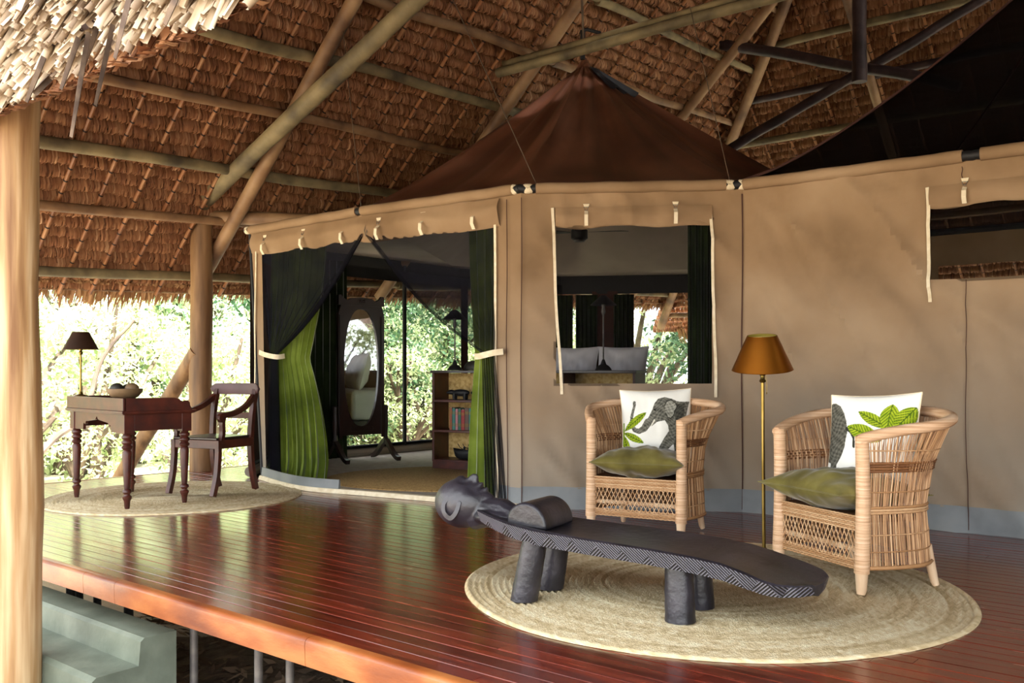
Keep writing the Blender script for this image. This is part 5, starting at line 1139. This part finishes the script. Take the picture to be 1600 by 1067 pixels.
def bed_lamp(p, label, H=.76):
    t = thing('bedside_lamp', label, 'lamp', tuple(p), 0, 'lamps on the bookcase top'); b = MB(); b.lathe([(0,0),(.085,0),(.08,.015),(.055,.045),(.03,.06),(.02,.09),(.012,.11),(0,.11)], 20); b.build('base', 'black', t)
    b = MB(); b.tube([(0,0,.1),(0,0,H-.12)], .008, 8); b.lathe([(.01,H-.2),(.022,H-.17),(.014,H-.12),(.02,H-.1),(.006,H-.08)], 12); b.build('stem', 'pipe', t)
    b = MB(); b.lathe([(.135,H-.10),(.13,H-.095),(.03,H-.005),(.02,H)], 24, cap=False); b.build('lamp_shade', 'black', t)
bed_lamp(loc2w(bk, (.19, .17, BH+.001)), 'black table lamp at the left end of the bookcase, behind the net', .66); bed_lamp(loc2w(bk, (1.91, .17, BH+.001)), 'black table lamp seen through the tent window')
t = thing('tortoise_shell', 'dark domed tortoise shell on top of the bookcase', 'shell', tuple(loc2w(bk, (.46, .15, BH+.001))), bk.rotation_euler.z); b = MB()
b.grid(lambda a, v: Vector((.14*math.cos(2*math.pi*a)*math.cos(v*math.pi/2)**.7, .09*math.sin(2*math.pi*a)*math.cos(v*math.pi/2)**.7, .02+.085*math.sin(v*math.pi/2)+.004*math.sin(14*math.pi*a)*math.cos(v*1.5))), 28, 10, wrap=True); b.lathe([(0,0),(.12,0),(.125,.02)], 20); b.build('shell', 'ballstone', t)
bd = thing('bed', 'bed with pale linen standing behind the bookcase inside the tent', 'bed', tuple(loc2w(bk, (1.3, 1.55, 0))), bk.rotation_euler.z)
b = MB(); b.box((0,0,.30), (1.9,2.1,.18))
for sx in (-1,1):
    for sy in (-1,1): b.box((sx*.88,sy*.98,.11), (.09,.09,.22))
b.build('bed_frame', 'darkwood', bd, smooth=False, bev=.01); b = MB(); b.box((0,0,.60), (1.85,2.05,.42)); b.build('mattress', 'bedlinen', bd, bev=.06)
b = MB(); b.box((0,.35,.83), (1.95,1.4,.05)); b.build('bed_cover', 'velvet_olive', bd, bev=.02)
for x, lb in ((-.52, 'white bed pillow rising above the bookcase at left'), (.06, 'white bed pillow rising above the bookcase seen through the window'), (.62, 'grey white bed pillow at right behind the lamp')):
    Mx = XF[bd.name] @ Matrix.Translation((x, -.84, 1.06)) @ Matrix.Rotation(math.pi/2-.25, 4, 'X') @ Matrix.Rotation(math.pi*0, 4, 'Z')
    pillow('bed_pillow', lb, Mx, .56, .2, 'bedlinen', wr=.03, n=36, cat='pillow', group='bed pillows')
# ceiling fan
fn_ = thing('ceiling_fan', 'dark ceiling fan hanging inside the tent above the bed', 'fan', (.69, 9.5, 2.30)); b = MB(); b.lathe([(0,0),(.06,0),(.085,.02),(.085,.10),(.06,.13),(.03,.15),(.03,.22),(0,.22)], 20, (0,0,.12)); b.build('motor', 'black', fn_)
b = MB(); b.tube([(0,0,.30),(0,0,1.38)], .014, 8); b.build('rod', 'black', fn_)
b = MB(); b.lathe([(0,.10),(.05,.105),(.06,.12)], 16); b.build('light_cap', 'pipe', fn_)
for k in range(4):
    a = k*math.pi/2-.12; b = MB(); b.sweep([(math.cos(a)*r, math.sin(a)*r, .20) for r in (.09,.2,.3,.42,.5)], [(-.06,-.004),(.06,.012),(.06,.018),(-.06,.002)], [.35,.8,1.1,1.15,.7], up=(0,0,1)); b.build('blade', 'black', fn_)
# armchair deep in the tent (shows in the mirror)
ac = thing('velvet_armchair', 'olive velvet armchair reflected in the standing mirror', 'armchair', (-.2, 11.6, .014), 2.2)
b = MB(); b.box((0,0,.28), (.62,.6,.28)); b.build('seat', 'velvet_olive', ac, bev=.05)
b = MB(); b.grid(lambda a, v: Vector((.36*math.cos(math.pi*(a*1.2-.1)), .05+.36*math.sin(math.pi*(a*1.2-.1)), .15+.75*v-(.25*v*abs(a-.5)*2)**1.5)), 24, 10); b.build('backrest', 'velvet_olive', ac, solid=.09)
for sx in (-1,1):
    for sy in (-1,1): b = MB(); b.tube([(sx*.25,sy*.24,0),(sx*.26,sy*.25,.15)], [.016,.025], 8); b.build('leg', 'darkwood', ac)

# ================================================================ thicket outside
def bush_mesh(name, seed, n, rx, rz, clumps, leaf, mname):
    r = np.random.default_rng(seed); cc = r.normal(0, 1, (clumps, 3)); cc /= np.linalg.norm(cc, axis=1)[:,None]; cc *= r.uniform(.25, 1, clumps)[:,None]**.5; cc = cc*np.array([rx, rx, rz])+np.array([0,0,rz*1.02])
    k = r.integers(0, clumps, n); rad = r.uniform(.22, .45, clumps)*rx*.8; d = r.normal(0, 1, (n, 3)); d /= np.linalg.norm(d, axis=1)[:,None]; c = cc[k]+d*(rad[k]*r.uniform(.35, 1, n)**.6)[:,None]*np.array([1,1,.75]); c[:,2] = np.maximum(c[:,2], .04)
    a = r.normal(0, 1, (n, 3)); a /= np.linalg.norm(a, axis=1)[:,None]; b = np.cross(a, r.normal(0, 1, (n, 3))); b /= np.linalg.norm(b, axis=1)[:,None]; l = leaf*r.uniform(.6, 1.4, n); w = l*.45
    P = np.stack([c-a*l[:,None], c+b*w[:,None], c+a*l[:,None], c-b*w[:,None]], 1).reshape(-1, 3); Fq = np.arange(4*n).reshape(-1, 4); t = np.repeat(np.clip(r.normal(.5, .22, n)+.0, 0, 1), 4)
    o = np_obj('foliage', P, Fq, mname, None, t); o['kind'] = 'stuff'
    m_ = MB(); 
    for q in range(min(clumps, 9)):
        e = Vector(cc[q]); m_.tube(cat_rom([(0.1*random.uniform(-1,1),.1*random.uniform(-1,1),0), Vector((e.x*.35+random.uniform(-.2,.2), e.y*.35+random.uniform(-.2,.2), e.z*.5)), e], 5), [.06*rx*(1-.08*i) for i in range(11)], 6)
    s = m_.build('branch', 'bark', None); return o, s
B1 = bush_mesh('a', 1, 7000, 1.9, 2.1, 40, .055, 'leaf'); B2 = bush_mesh('b', 2, 7000, 2.0, 1.7, 34, .06, 'leaf'); B3 = bush_mesh('c', 3, 9000, 2.2, 2.8, 46, .065, 'leaf_deep')
first = {0: True, 1: True, 2: True}; BS = (B1, B2, B3)
def bush(loc, k, sc, rz, label, cat='bush', name='thicket_bush', group='thicket beyond the deck'):
    t = thing(name, label, cat, loc, rz, group); t.scale = (sc, sc, sc)
    for o in BS[k]:
        if first[k]: o.parent = t
        else: copy_part(o, t)
    first[k] = False
LBL = 'leafy bush in the bright green thicket beyond the deck'
spots = []
random.seed(21)
for i in range(13):                       # left and rear, beyond the left end of the deck
    V_ = 0.2+i*1.55; spots.append((UV(-13.0-random.uniform(0, 1.2), V_, -.75), i % 2, random.uniform(.75, .95)))
for i in range(12):
    V_ = 0.0+i*1.9; spots.append((UV(-16.5-random.uniform(0, 1.5), V_, -.75), random.choice((0, 1, 2)), random.uniform(1.15, 1.5)))
for i in range(9):
    U_ = -10+i*2.0; spots.append((UV(U_, 20.5+random.uniform(0, 1.5), -.75), random.choice((0, 2)), random.uniform(1.1, 1.45)))
for q in ((13, 4.5), (14, 8.5), (16, 6.5), (15.5, 2.5)): spots.append((Vector((q[0], q[1], -.75)), 0, 1.0))
for p, k, sc in spots: bush(tuple(p), k, sc, random.uniform(0, 6.28), LBL)
for (x, y, Z, k, sc, lb) in ((560, 600, 19.0, 2, 1.0, 'deep green bush seen through the tent behind the standing mirror'), (1000, 600, 25.0, 0, 1.35, 'pale green bush seen beyond the rear eave through the tent window'), (690, 600, 21.5, 2, 1.15, 'deep green bush seen through the tent above the bookcase')):
    q = RAY(x, y, Z); bush((q.x, q.y, -.75), k, sc, random.uniform(0, 6), lb)
# bare fallen limbs at the left
def limb(pts, r, label):
    t = thing('dry_branch', label, 'branch', (pts[0][0], pts[0][1], -.75)); m_ = MB(); c = cat_rom(pts, 6); m_.tube(c, [r*(1-.6*i/len(c)) for i in range(len(c))], 8); m_.build('limb', 'bark', t, world=True); return t
limb([(-6.3, 10.8, -.74), RAY(80, 690, 11.5), RAY(130, 650, 12), RAY(160, 560, 12.4), RAY(210, 500, 12.6)], .05, 'bare dry branch arching behind the writing desk')
limb([RAY(30, 700, 12)-Vector((0,0,.0)), RAY(90, 640, 12.2), RAY(70, 590, 12.6), RAY(120, 520, 13)], .06, 'pale dry branch at far left beside the foreground post')
